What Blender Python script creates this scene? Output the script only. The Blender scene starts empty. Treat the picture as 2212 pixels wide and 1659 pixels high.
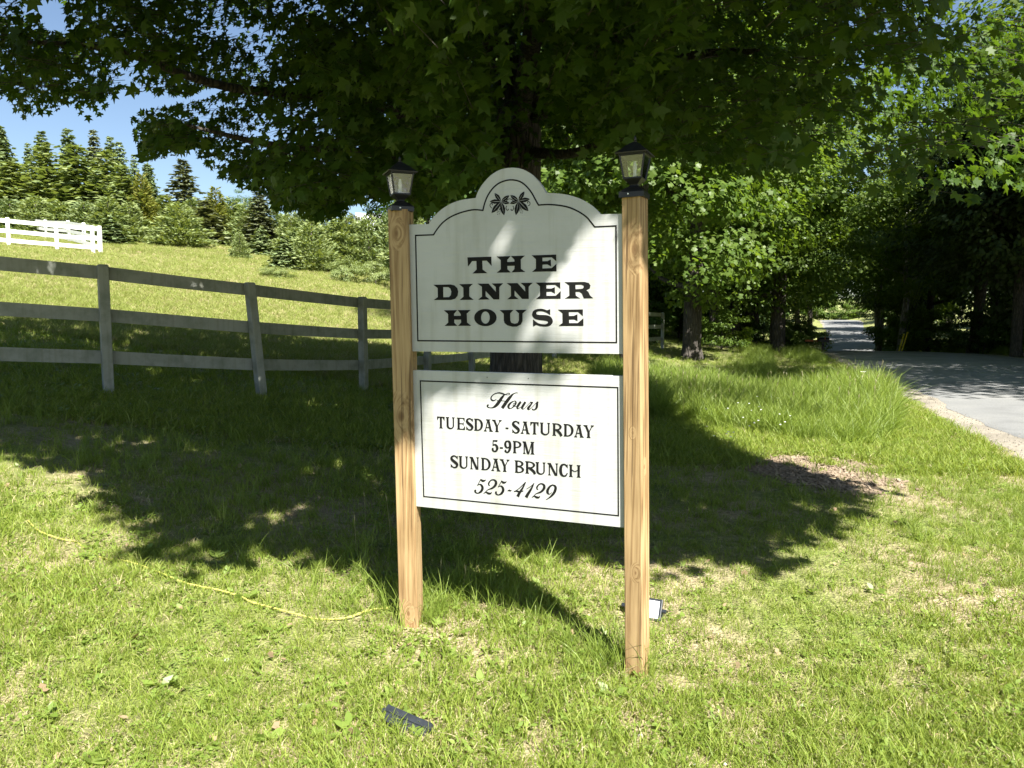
import bpy, bmesh, math, random
import numpy as np
from mathutils import Vector, Matrix, Euler

random.seed(7)
rng = np.random.default_rng(7)
scene = bpy.context.scene
COL = scene.collection

# ------------------------------------------------------------------ camera, sky, sun, exposure
CAM_H = 1.45
PITCH = math.radians(4.9)
FPX = 1580.0                      # focal length in pixels of a 2212 x 1659 picture
cam_data = bpy.data.cameras.new('camera')
cam_data.sensor_width = 36.0
cam_data.lens = 36.0 * FPX / 2212.0
cam_data.clip_start = 0.05
cam_data.clip_end = 3000.0
cam = bpy.data.objects.new('camera', cam_data)
cam.location = (0, 0, CAM_H)
cam.rotation_euler = (math.radians(90) - PITCH, 0, 0)
COL.objects.link(cam)
scene.camera = cam

SUN_EL = math.radians(48.0)
SUN_AZ = np.array([0.45, -0.89]); SUN_AZ /= np.linalg.norm(SUN_AZ)
TO_SUN = np.array([SUN_AZ[0]*math.cos(SUN_EL), SUN_AZ[1]*math.cos(SUN_EL), math.sin(SUN_EL)])
sun_data = bpy.data.lights.new('sun', 'SUN')
sun_data.energy = 5.0
sun_data.angle = math.radians(0.5)
sun_data.color = (1.0, 0.965, 0.90)
sun = bpy.data.objects.new('sun', sun_data)
sun.rotation_euler = Vector(TO_SUN).to_track_quat('Z', 'Y').to_euler()
sun.location = (20, -40, 60)
COL.objects.link(sun)

world = bpy.data.worlds.new('World')
scene.world = world
world.use_nodes = True
wn = world.node_tree.nodes
wn.clear()
sky = wn.new('ShaderNodeTexSky')
sky.sky_type = 'NISHITA'
sky.sun_disc = False
sky.sun_elevation = SUN_EL
sky.sun_rotation = math.atan2(SUN_AZ[0], SUN_AZ[1])
sky.altitude = 300
sky.air_density = 1.0
sky.dust_density = 0.6
sky.ozone_density = 1.2
bg = wn.new('ShaderNodeBackground')
bg.inputs['Strength'].default_value = 0.05
wo = wn.new('ShaderNodeOutputWorld')
world.node_tree.links.new(sky.outputs[0], bg.inputs['Color'])
world.node_tree.links.new(bg.outputs[0], wo.inputs['Surface'])

scene.view_settings.view_transform = 'Standard'
scene.view_settings.look = 'None'
scene.view_settings.exposure = 1.72
scene.view_settings.gamma = 1.0
scene.view_settings.use_curve_mapping = False
scene.cycles.max_bounces = 8
scene.cycles.transparent_max_bounces = 8
scene.cycles.sample_clamp_indirect = 6.0
scene.cycles.caustics_reflective = False
scene.cycles.caustics_refractive = False

# ------------------------------------------------------------------ helpers
def tag(o, label=None, cat=None, group=None, kind=None):
    if label: o['label'] = label
    if cat: o['category'] = cat
    if group: o['group'] = group
    if kind: o['kind'] = kind
    return o

def empty(name, loc, rz=0.0):
    o = bpy.data.objects.new(name, None)
    o.empty_display_size = 0.2
    o.location = loc
    o.rotation_euler = (0, 0, rz)
    COL.objects.link(o)
    return o

def link(name, me, mat=None, parent=None):
    o = bpy.data.objects.new(name, me)
    COL.objects.link(o)
    if mat is not None and len(me.materials) == 0:
        me.materials.append(mat)
    if parent is not None:
        o.parent = parent
    return o

def mesh_np(name, verts, faces, smooth=False):
    """verts (N,3); faces: list of (M,k) int arrays."""
    me = bpy.data.meshes.new(name)
    verts = np.asarray(verts, dtype=np.float32)
    me.vertices.add(len(verts))
    me.vertices.foreach_set('co', verts.ravel())
    faces = [np.asarray(f, dtype=np.int32) for f in faces if len(f)]
    nl = sum(f.size for f in faces)
    npoly = sum(f.shape[0] for f in faces)
    me.loops.add(nl)
    me.loops.foreach_set('vertex_index', np.concatenate([f.ravel() for f in faces]))
    me.polygons.add(npoly)
    tot = np.concatenate([np.full(f.shape[0], f.shape[1], dtype=np.int32) for f in faces])
    st = np.concatenate([[0], np.cumsum(tot)[:-1]]).astype(np.int32)
    me.polygons.foreach_set('loop_start', st)
    me.polygons.foreach_set('use_smooth', np.full(npoly, bool(smooth)))
    me.update(calc_edges=True)
    me.validate()
    return me

class MB:
    """collects shapes, builds one mesh object"""
    def __init__(s):
        s.v = []; s.f = {}; s.n = 0
    def add(s, verts, faces):
        verts = np.asarray(verts, dtype=float)
        s.v.append(verts)
        for f in faces:
            s.f.setdefault(len(f), []).append([i + s.n for i in f])
        s.n += len(verts)
    def box(s, c, size, M=None):
        h = np.array(size) / 2.0
        v = np.array([[x, y, z] for x in (-1, 1) for y in (-1, 1) for z in (-1, 1)]) * h + np.array(c)
        if M is not None:
            v = v @ np.array(M.to_3x3()).T + np.array(M.translation)
        s.add(v, [(0, 1, 3, 2), (4, 6, 7, 5), (0, 4, 5, 1), (2, 3, 7, 6), (0, 2, 6, 4), (1, 5, 7, 3)])
    def loft(s, rings, cap=True):
        """rings: list of (k,3) arrays"""
        k = len(rings[0])
        v = np.concatenate(rings)
        f = []
        for i in range(len(rings) - 1):
            a = i * k; b = a + k
            for j in range(k):
                f.append((a + j, a + (j + 1) % k, b + (j + 1) % k, b + j))
        if cap:
            f.append(tuple(range(k - 1, -1, -1)))
            f.append(tuple(range((len(rings) - 1) * k, len(rings) * k)))
        s.add(v, f)
    def tube(s, pts, rad, k=8, cap=True):
        pts = np.asarray(pts, dtype=float)
        rad = np.broadcast_to(np.asarray(rad, dtype=float), (len(pts),))
        rings = []
        for i, p in enumerate(pts):
            d = pts[min(i + 1, len(pts) - 1)] - pts[max(i - 1, 0)]
            d = d / (np.linalg.norm(d) + 1e-9)
            a = np.array([0, 0, 1.0]) if abs(d[2]) < 0.9 else np.array([1.0, 0, 0])
            x = np.cross(d, a); x /= np.linalg.norm(x)
            y = np.cross(d, x)
            t = np.linspace(0, 2 * np.pi, k, endpoint=False)
            rings.append(p + rad[i] * (np.cos(t)[:, None] * x + np.sin(t)[:, None] * y))
        s.loft(rings, cap)
    def square(s, c, w, z):     # square ring helper
        c = np.asarray(c, float); h = w / 2
        return np.array([[c[0]-h, c[1]-h, z], [c[0]+h, c[1]-h, z], [c[0]+h, c[1]+h, z], [c[0]-h, c[1]+h, z]])
    def prism(s, poly, y0, y1):
        """poly in (x,z), extruded along y; ngon caps"""
        P = np.asarray(poly, float); k = len(P)
        a = np.column_stack([P[:, 0], np.full(k, y0), P[:, 1]])
        b = np.column_stack([P[:, 0], np.full(k, y1), P[:, 1]])
        f = [tuple(range(k)), tuple(range(2 * k - 1, k - 1, -1))]
        for j in range(k):
            f.append((j, (j + 1) % k, k + (j + 1) % k, k + j))
        s.add(np.concatenate([a, b]), f)
    def mesh(s, name, smooth=False):
        return mesh_np(name, np.concatenate(s.v), [np.array(f) for f in s.f.values()], smooth)
    def build(s, name, mat, parent=None, smooth=False):
        return link(name, s.mesh(name, smooth), mat, parent)

def bevel(o, w=0.003, seg=2):
    m = o.modifiers.new('bevel', 'BEVEL'); m.width = w; m.segments = seg; m.limit_method = 'ANGLE'
    return o

def spline(pts, n=6):
    P = np.asarray(pts, float)
    if len(P) < 3: return P
    Q = np.vstack([2*P[0]-P[1], P, 2*P[-1]-P[-2]])
    out = []
    for i in range(1, len(Q) - 2):
        for t in np.linspace(0, 1, n, endpoint=False):
            a, b, c, d = Q[i-1], Q[i], Q[i+1], Q[i+2]
            out.append(0.5*((2*b) + (-a+c)*t + (2*a-5*b+4*c-d)*t*t + (-a+3*b-3*c+d)*t**3))
    out.append(P[-1])
    return np.array(out)

# ------------------------------------------------------------------ view helpers (a pixel of the 2212 x 1659 picture -> a ray)
def ray(u, v):
    x = (u - 1106.0) / FPX; y = (829.5 - v) / FPX
    return np.array([x, y*math.sin(PITCH) + math.cos(PITCH), y*math.cos(PITCH) - math.sin(PITCH)])
def at(u, v, Y):
    d = ray(u, v)
    return np.array([0, 0, CAM_H]) + d * (Y / d[1])
def project(P):
    P = np.asarray(P, float)
    r = P - np.array([0, 0, CAM_H])
    f = r[..., 1]*math.cos(PITCH) - r[..., 2]*math.sin(PITCH)
    up = r[..., 1]*math.sin(PITCH) + r[..., 2]*math.cos(PITCH)
    f2 = np.where(f > 0.05, f, np.nan)
    return 1106 + FPX * r[..., 0] / f2, 829.5 - FPX * up / f2
def inpoly(px, py, poly):
    poly = np.asarray(poly, float)
    inside = np.zeros(np.shape(px), bool)
    n = len(poly); j = n - 1
    for i in range(n):
        xi, yi = poly[i]; xj, yj = poly[j]
        c = ((yi > py) != (yj > py))
        with np.errstate(divide='ignore', invalid='ignore'):
            xx = (xj - xi) * (py - yi) / (yj - yi + 1e-12) + xi
        inside ^= c & (px < xx)
        j = i
    return inside

# ------------------------------------------------------------------ terrain
GP = np.array([
 (0,0,-.05),(.51,2.97,-.035),(-.47,3.33,.04),(2,1,-.03),(4,2,-.02),(-3,3,.2),(-3,0,.1),(-6,4,.6),(0,1.5,-.02),(-1.5,2,.05),
 (-4.7,8.5,.595),(-3.3,9.6,.45),(-2.34,11.5,.33),(-1.55,13.5,.3),(-.84,15.5,.28),(-7,7,.8),
 (0,6,.08),(2.5,6,0),(.3,10.5,.15),(2,10,.08),(3.6,8,0.0),
 (-8,15,1.5),(-13.5,25,3.0),(-22,40,5.04),(-34,60,7.6),(-25,60,7.6),(-3.9,20,1.2),(-5.8,30,2.6),(-9.7,50,4.6),(-14,55,5.6),
 (-4.2,12.6,.75),(-3,15,.8),
 (0,20,.5),(0,30,1.2),(0,50,2.5),(4,29,.6),(6,33,.55),(8,45,.9),
 (6.8,28,.0),(13,42,-.2),(20,55,-.4),(6.2,16.8,-.4),(5,12.5,-.3),(4.3,9.5,-.02),
 (20,20,.2),(26,36,.3),(30,20,.5),(20,5,.1),(40,40,.8),
 (30,85,-1.0),(50,80,-1.2),(55,140,2),(76,135,2.2),(26,62,-.6),(38,58,-.4),
 (-30,90,11),(-22,110,12.5),(0,90,5),(-60,60,12),(-100,150,22),(0,200,8),(150,200,2.5),(100,80,1),(300,300,12),(-300,300,40),
 (-150,0,8),(0,-50,-1),(-50,-50,0),(60,-50,0),(300,-100,0),(-300,-200,0),(0,600,20),(500,600,20),(-500,600,45)], float)
def _phi(r): return np.sqrt(r*r + 1.2)
_d = np.linalg.norm(GP[:, None, :2] - GP[None, :, :2], axis=2)
_A = np.zeros((len(GP)+1, len(GP)+1)); _A[:-1, :-1] = _phi(_d) - 0.02*np.eye(len(GP)); _A[-1, :-1] = 1; _A[:-1, -1] = 1
_W = np.linalg.solve(_A, np.append(GP[:, 2], 0))
# road centre line: x, y, z
ROAD = np.array([(4.6,-30,.0),(5.2,-7,.0),(7.35,2,.0),(9.2,7.4,.0),(12.7,17.5,.0),(16.3,28,.0),(19.3,37,-.1),(23.5,48,-.75),(30.5,65,-1.75),(38.9,83,-1.75),(51,111,-.1),(62.3,139,1.45),(66,150,1.6),(76,175,1.0)], float)
ROAD_W = 3.25
RS = spline(ROAD, 10)
def road_query(x, y):
    x = np.asarray(x, float); y = np.asarray(y, float)
    best = np.full(x.shape, 1e9); zz = np.zeros(x.shape)
    for a, b in zip(RS[:-1], RS[1:]):
        dx, dy = b[0]-a[0], b[1]-a[1]
        t = np.clip(((x-a[0])*dx + (y-a[1])*dy) / (dx*dx + dy*dy), 0, 1)
        d = np.hypot(x-a[0]-t*dx, y-a[1]-t*dy)
        m = d < best
        best = np.where(m, d, best); zz = np.where(m, a[2] + t*(b[2]-a[2]), zz)
    return best, zz
def ground(x, y):
    x = np.asarray(x, float); y = np.asarray(y, float)
    shp = x.shape
    xf, yf = x.ravel(), y.ravel()
    z = np.full(xf.shape, _W[-1])
    for (gx, gy, _), w in zip(GP, _W[:-1]):
        z += w * _phi(np.hypot(xf-gx, yf-gy))
    # small bumps of rough turf
    z += .012*np.sin(xf*2.3+.7)*np.sin(yf*2.1+1.3) + .006*np.sin(xf*5.1)*np.sin(yf*4.7+.4)
    d, rz = road_query(xf, yf)
    t = np.clip((d - (ROAD_W + .9)) / 2.0, 0, 1); t = t*t*(3-2*t)
    z = z*t + (rz - .05)*(1-t)
    return z.reshape(shp)
def gz(x, y): return float(ground(np.array([x]), np.array([y]))[0])
_ts = np.concatenate([np.linspace(1.0, 20, 400), np.linspace(20.1, 220, 1200)])
def hit(u, v):
    d = ray(u, v)
    P = np.array([0, 0, CAM_H]) + d * _ts[:, None]
    below = P[:, 2] < ground(P[:, 0], P[:, 1])
    i = int(np.argmax(below)) if below.any() else len(_ts) - 1
    return P[i]

# ------------------------------------------------------------------ materials
def M(name):
    m = bpy.data.materials.new(name); m.use_nodes = True
    nt = m.node_tree; nt.nodes.clear()
    out = nt.nodes.new('ShaderNodeOutputMaterial')
    return m, nt, out
def N(nt, typ, **kw):
    n = nt.nodes.new(typ)
    for k, v in kw.items():
        if k in n.inputs.keys(): n.inputs[k].default_value = v
        else: setattr(n, k, v)
    return n
def ramp(nt, stops):
    r = nt.nodes.new('ShaderNodeValToRGB')
    el = r.color_ramp.elements
    while len(el) < len(stops): el.new(0.5)
    for e, (p, c) in zip(el, stops):
        e.position = p; e.color = (*c, 1) if len(c) == 3 else c
    return r
def principled(nt, out, **kw):
    b = nt.nodes.new('ShaderNodeBsdfPrincipled')
    for k, v in kw.items(): b.inputs[k].default_value = v
    nt.links.new(b.outputs[0], out.inputs['Surface'])
    return b

def mat_leaf(name, cols, trans=0.4, rough=0.45, spec=0.35, obj_rand=0.3, tcol=None):
    """foliage: per-island colour variation, thin translucent blade"""
    m, nt, out = M(name); L = nt.links.new
    geo = N(nt, 'ShaderNodeNewGeometry'); oi = N(nt, 'ShaderNodeObjectInfo')
    mix = N(nt, 'ShaderNodeMath', operation='MULTIPLY'); mix.inputs[1].default_value = obj_rand
    L(oi.outputs['Random'], mix.inputs[0])
    add = N(nt, 'ShaderNodeMath', operation='MULTIPLY_ADD'); add.inputs[1].default_value = 1 - obj_rand
    L(geo.outputs['Random Per Island'], add.inputs[0]); L(mix.outputs[0], add.inputs[2])
    r = ramp(nt, cols); L(add.outputs[0], r.inputs[0])
    p = N(nt, 'ShaderNodeBsdfPrincipled'); p.inputs['Roughness'].default_value = rough
    p.inputs['Specular IOR Level'].default_value = spec
    L(r.outputs[0], p.inputs['Base Color'])
    tr = N(nt, 'ShaderNodeBsdfTranslucent')
    hs = N(nt, 'ShaderNodeMixRGB', blend_type='MULTIPLY'); hs.inputs[0].default_value = 1.0
    hs.inputs[2].default_value = (*(tcol or (1.5, 1.45, .55)), 1)
    L(r.outputs[0], hs.inputs[1]); L(hs.outputs[0], tr.inputs[0])
    ms = N(nt, 'ShaderNodeMixShader'); ms.inputs[0].default_value = trans
    L(p.outputs[0], ms.inputs[1]); L(tr.outputs[0], ms.inputs[2]); L(ms.outputs[0], out.inputs['Surface'])
    return m

MAPLE = mat_leaf('maple_leaf_green', [(0, (.03,.065,.010)), (.5, (.052,.10,.014)), (1, (.09,.145,.02))], trans=.45, rough=.5, spec=.28)
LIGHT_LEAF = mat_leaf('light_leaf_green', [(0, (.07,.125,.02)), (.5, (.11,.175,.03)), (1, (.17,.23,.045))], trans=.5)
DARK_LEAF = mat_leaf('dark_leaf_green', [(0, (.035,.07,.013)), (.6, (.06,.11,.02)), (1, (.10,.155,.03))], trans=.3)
SPRUCE = mat_leaf('spruce_needle', [(0, (.115,.165,.07)), (.5, (.175,.23,.10)), (1, (.25,.29,.13))], trans=.22, rough=.6, spec=.2)
PINE = mat_leaf('pine_needle', [(0, (.13,.175,.06)), (.5, (.19,.24,.09)), (1, (.26,.30,.12))], trans=.25, rough=.6, spec=.2)
CEDAR = mat_leaf('cedar_leaf', [(0, (.10,.125,.02)), (.5, (.15,.17,.03)), (1, (.22,.21,.045))], trans=.25, rough=.6, spec=.2)
GREY_NEEDLE = mat_leaf('grey_needle', [(0, (.10,.12,.06)), (.5, (.15,.17,.09)), (1, (.21,.23,.13))], trans=.2, rough=.7, spec=.1)
WILLOW = mat_leaf('willow_leaf', [(0, (.13,.18,.05)), (.5, (.19,.24,.08)), (1, (.27,.31,.13))], trans=.35)
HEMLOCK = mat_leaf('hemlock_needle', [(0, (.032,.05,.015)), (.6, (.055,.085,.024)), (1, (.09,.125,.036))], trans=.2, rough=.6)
GRASS = mat_leaf('grass_blade', [(0, (.14,.205,.026)), (.45, (.225,.295,.045)), (.8, (.31,.365,.08)), (1, (.44,.43,.17))], trans=.42, rough=.5, spec=.25, obj_rand=.45, tcol=(1.25, 1.2, .55))
FIELD = mat_leaf('hay_grass', [(0, (.19,.24,.045)), (.5, (.26,.31,.075)), (1, (.37,.37,.15))], trans=.38, rough=.55, spec=.2, obj_rand=.45, tcol=(1.2,1.15,.6))
TALL = mat_leaf('tall_grass_blade', [(0, (.145,.215,.03)), (.5, (.215,.295,.05)), (1, (.33,.38,.10))], trans=.42, obj_rand=.35, tcol=(1.25,1.2,.55))
STRAW = mat_leaf('dry_straw', [(0, (.32,.26,.13)), (.5, (.46,.39,.22)), (1, (.60,.53,.34))], trans=.2, rough=.7, spec=.1, tcol=(1, .9, .7))
WEED = mat_leaf('weed_leaf', [(0, (.13,.20,.03)), (.5, (.19,.27,.05)), (1, (.26,.34,.08))], trans=.4, rough=.4, spec=.4, tcol=(1.2, 1.2, .5))

def mat_bark(name, c0, c1, c2, scale=1.0):
    m, nt, out = M(name); L = nt.links.new
    tc = N(nt, 'ShaderNodeTexCoord'); mp = N(nt, 'ShaderNodeMapping')
    mp.inputs['Scale'].default_value = (9*scale, 9*scale, 1.6*scale)
    L(tc.outputs['Object'], mp.inputs['Vector'])
    v = N(nt, 'ShaderNodeTexVoronoi', feature='DISTANCE_TO_EDGE'); v.inputs['Scale'].default_value = 1.6
    n = N(nt, 'ShaderNodeTexNoise'); n.inputs['Scale'].default_value = 2.2; n.inputs['Detail'].default_value = 8; n.inputs['Roughness'].default_value = .7
    L(mp.outputs[0], v.inputs['Vector']); L(mp.outputs[0], n.inputs['Vector'])
    r = ramp(nt, [(.3, c0), (.55, c1), (.75, c2)]); L(n.outputs[0], r.inputs[0])
    mu = N(nt, 'ShaderNodeMixRGB', blend_type='MULTIPLY'); mu.inputs[0].default_value = .8
    r2 = ramp(nt, [(0, (.25,.25,.25)), (.25, (1,1,1))]); L(v.outputs['Distance'], r2.inputs[0])
    L(r.outputs[0], mu.inputs[1]); L(r2.outputs[0], mu.inputs[2])
    b = principled(nt, out, Roughness=.9); L(mu.outputs[0], b.inputs['Base Color'])
    bp = N(nt, 'ShaderNodeBump'); bp.inputs['Strength'].default_value = .9; bp.inputs['Distance'].default_value = .04
    ad = N(nt, 'ShaderNodeMath', operation='ADD'); L(r2.outputs[0], ad.inputs[0]); L(n.outputs[0], ad.inputs[1])
    L(ad.outputs[0], bp.inputs['Height']); L(bp.outputs[0], b.inputs['Normal'])
    return m
BARK = mat_bark('maple_bark', (.05,.042,.034), (.10,.085,.07), (.17,.15,.125))
BARK_GREY = mat_bark('grey_bark', (.10,.09,.08), (.18,.165,.15), (.27,.25,.23))
BIRCH = mat_bark('birch_bark', (.25,.24,.21), (.5,.48,.44), (.65,.63,.6), .5)

def mat_wood(name, light, dark, knots):
    """fresh pressure treated pine: stretched grain, rings, knots at given object-space spots"""
    m, nt, out = M(name); L = nt.links.new
    tc = N(nt, 'ShaderNodeTexCoord')
    pos = tc.outputs['Object']
    # pull grain around knots
    acc = None; kmask = None
    for (x, y, z, s) in knots:
        sub = N(nt, 'ShaderNodeVectorMath', operation='SUBTRACT'); L(pos, sub.inputs[0]); sub.inputs[1].default_value = (x, y, z)
        sc = N(nt, 'ShaderNodeVectorMath', operation='MULTIPLY'); L(sub.outputs[0], sc.inputs[0]); sc.inputs[1].default_value = (1/s, 1/s, .55/s)
        ln = N(nt, 'ShaderNodeVectorMath', operation='LENGTH'); L(sc.outputs[0], ln.inputs[0])
        mr = N(nt, 'ShaderNodeMapRange'); mr.inputs['From Min'].default_value = 0.0; mr.inputs['From Max'].default_value = 2.6
        mr.inputs['To Min'].default_value = 1; mr.inputs['To Max'].default_value = 0; L(ln.outputs['Value'], mr.inputs['Value'])
        if acc is None: acc = mr.outputs[0]
        else:
            mx = N(nt, 'ShaderNodeMath', operation='MAXIMUM'); L(acc, mx.inputs[0]); L(mr.outputs[0], mx.inputs[1]); acc = mx.outputs[0]
    mp = N(nt, 'ShaderNodeMapping'); mp.inputs['Scale'].default_value = (26, 26, 1.1); L(pos, mp.inputs['Vector'])
    addv = N(nt, 'ShaderNodeVectorMath', operation='ADD'); L(mp.outputs[0], addv.inputs[0])
    sc2 = N(nt, 'ShaderNodeMath', operation='MULTIPLY'); L(acc, sc2.inputs[0]); sc2.inputs[1].default_value = 1.6
    cmb = N(nt, 'ShaderNodeCombineXYZ'); L(sc2.outputs[0], cmb.inputs[0]); L(sc2.outputs[0], cmb.inputs[1]); L(cmb.outputs[0], addv.inputs[1])
    n1 = N(nt, 'ShaderNodeTexNoise'); n1.inputs['Scale'].default_value = .55; n1.inputs['Detail'].default_value = 2; L(addv.outputs[0], n1.inputs['Vector'])
    rings = N(nt, 'ShaderNodeMath', operation='MULTIPLY'); L(n1.outputs[0], rings.inputs[0]); rings.inputs[1].default_value = 42
    sn = N(nt, 'ShaderNodeMath', operation='SINE'); L(rings.outputs[0], sn.inputs[0])
    n2 = N(nt, 'ShaderNodeTexNoise'); n2.inputs['Scale'].default_value = 6; n2.inputs['Detail'].default_value = 6; L(addv.outputs[0], n2.inputs['Vector'])
    mixv = N(nt, 'ShaderNodeMath', operation='MULTIPLY_ADD'); L(sn.outputs[0], mixv.inputs[0]); mixv.inputs[1].default_value = .24; L(n2.outputs[0], mixv.inputs[2])
    r = ramp(nt, [(.2, light), (.62, tuple((a+b)/2 for a, b in zip(light, dark))), (.9, dark)]); L(mixv.outputs[0], r.inputs[0])
    # weather stains
    n3 = N(nt, 'ShaderNodeTexNoise'); n3.inputs['Scale'].default_value = 3.0; n3.inputs['Detail'].default_value = 3; L(pos, n3.inputs['Vector'])
    r3 = ramp(nt, [(.35, (.62,.58,.5)), (.6, (1,1,1))]); L(n3.outputs[0], r3.inputs[0])
    mu = N(nt, 'ShaderNodeMixRGB', blend_type='MULTIPLY'); mu.inputs[0].default_value = .55; L(r.outputs[0], mu.inputs[1]); L(r3.outputs[0], mu.inputs[2])
    rk = ramp(nt, [(.74, (0,0,0)), (.80, (.45,.45,.45)), (.86, (.8,.8,.8)), (1, (1,1,1))]); L(acc, rk.inputs[0])
    mk = N(nt, 'ShaderNodeMixRGB'); L(rk.outputs[0], mk.inputs[0]); L(mu.outputs[0], mk.inputs[1]); mk.inputs[2].default_value = (.16, .085, .03, 1)
    # fine drying cracks
    mpc = N(nt, 'ShaderNodeMapping'); mpc.inputs['Scale'].default_value = (75, 75, 1.3); L(pos, mpc.inputs['Vector'])
    nc = N(nt, 'ShaderNodeTexNoise'); nc.inputs['Scale'].default_value = 1; nc.inputs['Detail'].default_value = 3; L(mpc.outputs[0], nc.inputs['Vector'])
    rcc = ramp(nt, [(.36, (.35,.3,.25)), (.40, (1,1,1))]); L(nc.outputs[0], rcc.inputs[0])
    mcc = N(nt, 'ShaderNodeMixRGB', blend_type='MULTIPLY'); mcc.inputs[0].default_value = .8; L(mk.outputs[0], mcc.inputs[1]); L(rcc.outputs[0], mcc.inputs[2]); mk = mcc
    b = principled(nt, out, Roughness=.75); L(mk.outputs[0], b.inputs['Base Color'])
    bp = N(nt, 'ShaderNodeBump'); bp.inputs['Strength'].default_value = .25; bp.inputs['Distance'].default_value = .002
    L(mixv.outputs[0], bp.inputs['Height']); L(bp.outputs[0], b.inputs['Normal'])
    return m

def mat_paint(name, col, grime, rough=.5, bump=.15, wood=(60, 60, 3)):
    m, nt, out = M(name); L = nt.links.new
    tc = N(nt, 'ShaderNodeTexCoord')
    mp = N(nt, 'ShaderNodeMapping'); mp.inputs['Scale'].default_value = wood; L(tc.outputs['Object'], mp.inputs['Vector'])
    n = N(nt, 'ShaderNodeTexNoise'); n.inputs['Scale'].default_value = 1; n.inputs['Detail'].default_value = 5; L(mp.outputs[0], n.inputs['Vector'])
    g = N(nt, 'ShaderNodeTexNoise'); g.inputs['Scale'].default_value = 5; g.inputs['Detail'].default_value = 8; g.inputs['Roughness'].default_value = .65; L(tc.outputs['Object'], g.inputs['Vector'])
    r = ramp(nt, [(.32, grime), (.56, col)]); L(g.outputs[0], r.inputs[0])
    mpd = N(nt, 'ShaderNodeMapping'); mpd.inputs['Scale'].default_value = (22, 22, 1.5); L(tc.outputs['Object'], mpd.inputs['Vector'])
    nd = N(nt, 'ShaderNodeTexNoise'); nd.inputs['Scale'].default_value = 1; nd.inputs['Detail'].default_value = 4; L(mpd.outputs[0], nd.inputs['Vector'])
    rd = ramp(nt, [(.33, (.86,.85,.8)), (.5, (1,1,1))]); L(nd.outputs[0], rd.inputs[0])
    md = N(nt, 'ShaderNodeMixRGB', blend_type='MULTIPLY'); md.inputs[0].default_value = 1; L(r.outputs[0], md.inputs[1]); L(rd.outputs[0], md.inputs[2])
    b = principled(nt, out, Roughness=rough); L(md.outputs[0], b.inputs['Base Color'])
    bp = N(nt, 'ShaderNodeBump'); bp.inputs['Strength'].default_value = bump; bp.inputs['Distance'].default_value = .002
    L(n.outputs[0], bp.inputs['Height']); L(bp.outputs[0], b.inputs['Normal'])
    return m
PANEL = mat_paint('sign_white_paint', (.43,.435,.42), (.385,.39,.37), .5, .8, (4, 50, 70))
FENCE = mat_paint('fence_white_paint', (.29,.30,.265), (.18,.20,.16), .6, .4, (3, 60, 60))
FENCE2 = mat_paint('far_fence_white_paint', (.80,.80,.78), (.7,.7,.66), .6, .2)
def mat_plain(name, col, rough=.5, metallic=0.0, spec=.5, nscale=40, amt=.25):
    m, nt, out = M(name); L = nt.links.new
    tc = N(nt, 'ShaderNodeTexCoord'); n = N(nt, 'ShaderNodeTexNoise'); n.inputs['Scale'].default_value = nscale; n.inputs['Detail'].default_value = 4
    L(tc.outputs['Object'], n.inputs['Vector'])
    r = ramp(nt, [(.3, tuple(c*(1-amt) for c in col)), (.7, tuple(min(1, c*(1+amt)) for c in col))]); L(n.outputs[0], r.inputs[0])
    b = principled(nt, out, Roughness=rough, Metallic=metallic); b.inputs['Specular IOR Level'].default_value = spec
    L(r.outputs[0], b.inputs['Base Color'])
    return m
INK = mat_plain('black_vinyl', (.009,.009,.008), .6, 0, .12)
BLACK_METAL = mat_plain('black_lantern_metal', (.012,.012,.013), .42, .2)
BLACK_PLASTIC = mat_plain('black_plastic', (.022,.026,.032), .38)
YELLOW = mat_plain('yellow_rope', (.52,.48,.12), .6, nscale=150)
ORANGE = mat_plain('orange_red_plastic', (.75,.18,.05), .5)
YELLOW_GUARD = mat_plain('yellow_plastic', (.75,.60,.02), .45)
GREEN_TRIM = mat_plain('green_trim_paint', (.10,.25,.20), .6)
CHIP = mat_plain('raw_wood_chips', (.62,.48,.28), .8, nscale=90, amt=.4)
GROOVE = mat_plain('dark_groove', (.20,.13,.06), .9, nscale=60, amt=.5)
BONE = mat_plain('pale_stone', (.5,.48,.43), .9, nscale=30)
GRAVEL_STONE = mat_plain('gravel_stone', (.24,.22,.19), .9, nscale=25, amt=.5)
FLOWER = mat_plain('white_petals', (.75,.75,.72), .7)
SEED = mat_leaf('grass_seed_head', [(0, (.28,.25,.12)), (1, (.4,.36,.2))], trans=.3, tcol=(1,1,.8))
DEAD = mat_leaf('dead_leaf', [(0, (.22,.14,.07)), (1, (.42,.32,.2))], trans=.2, tcol=(1,.8,.5))

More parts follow.
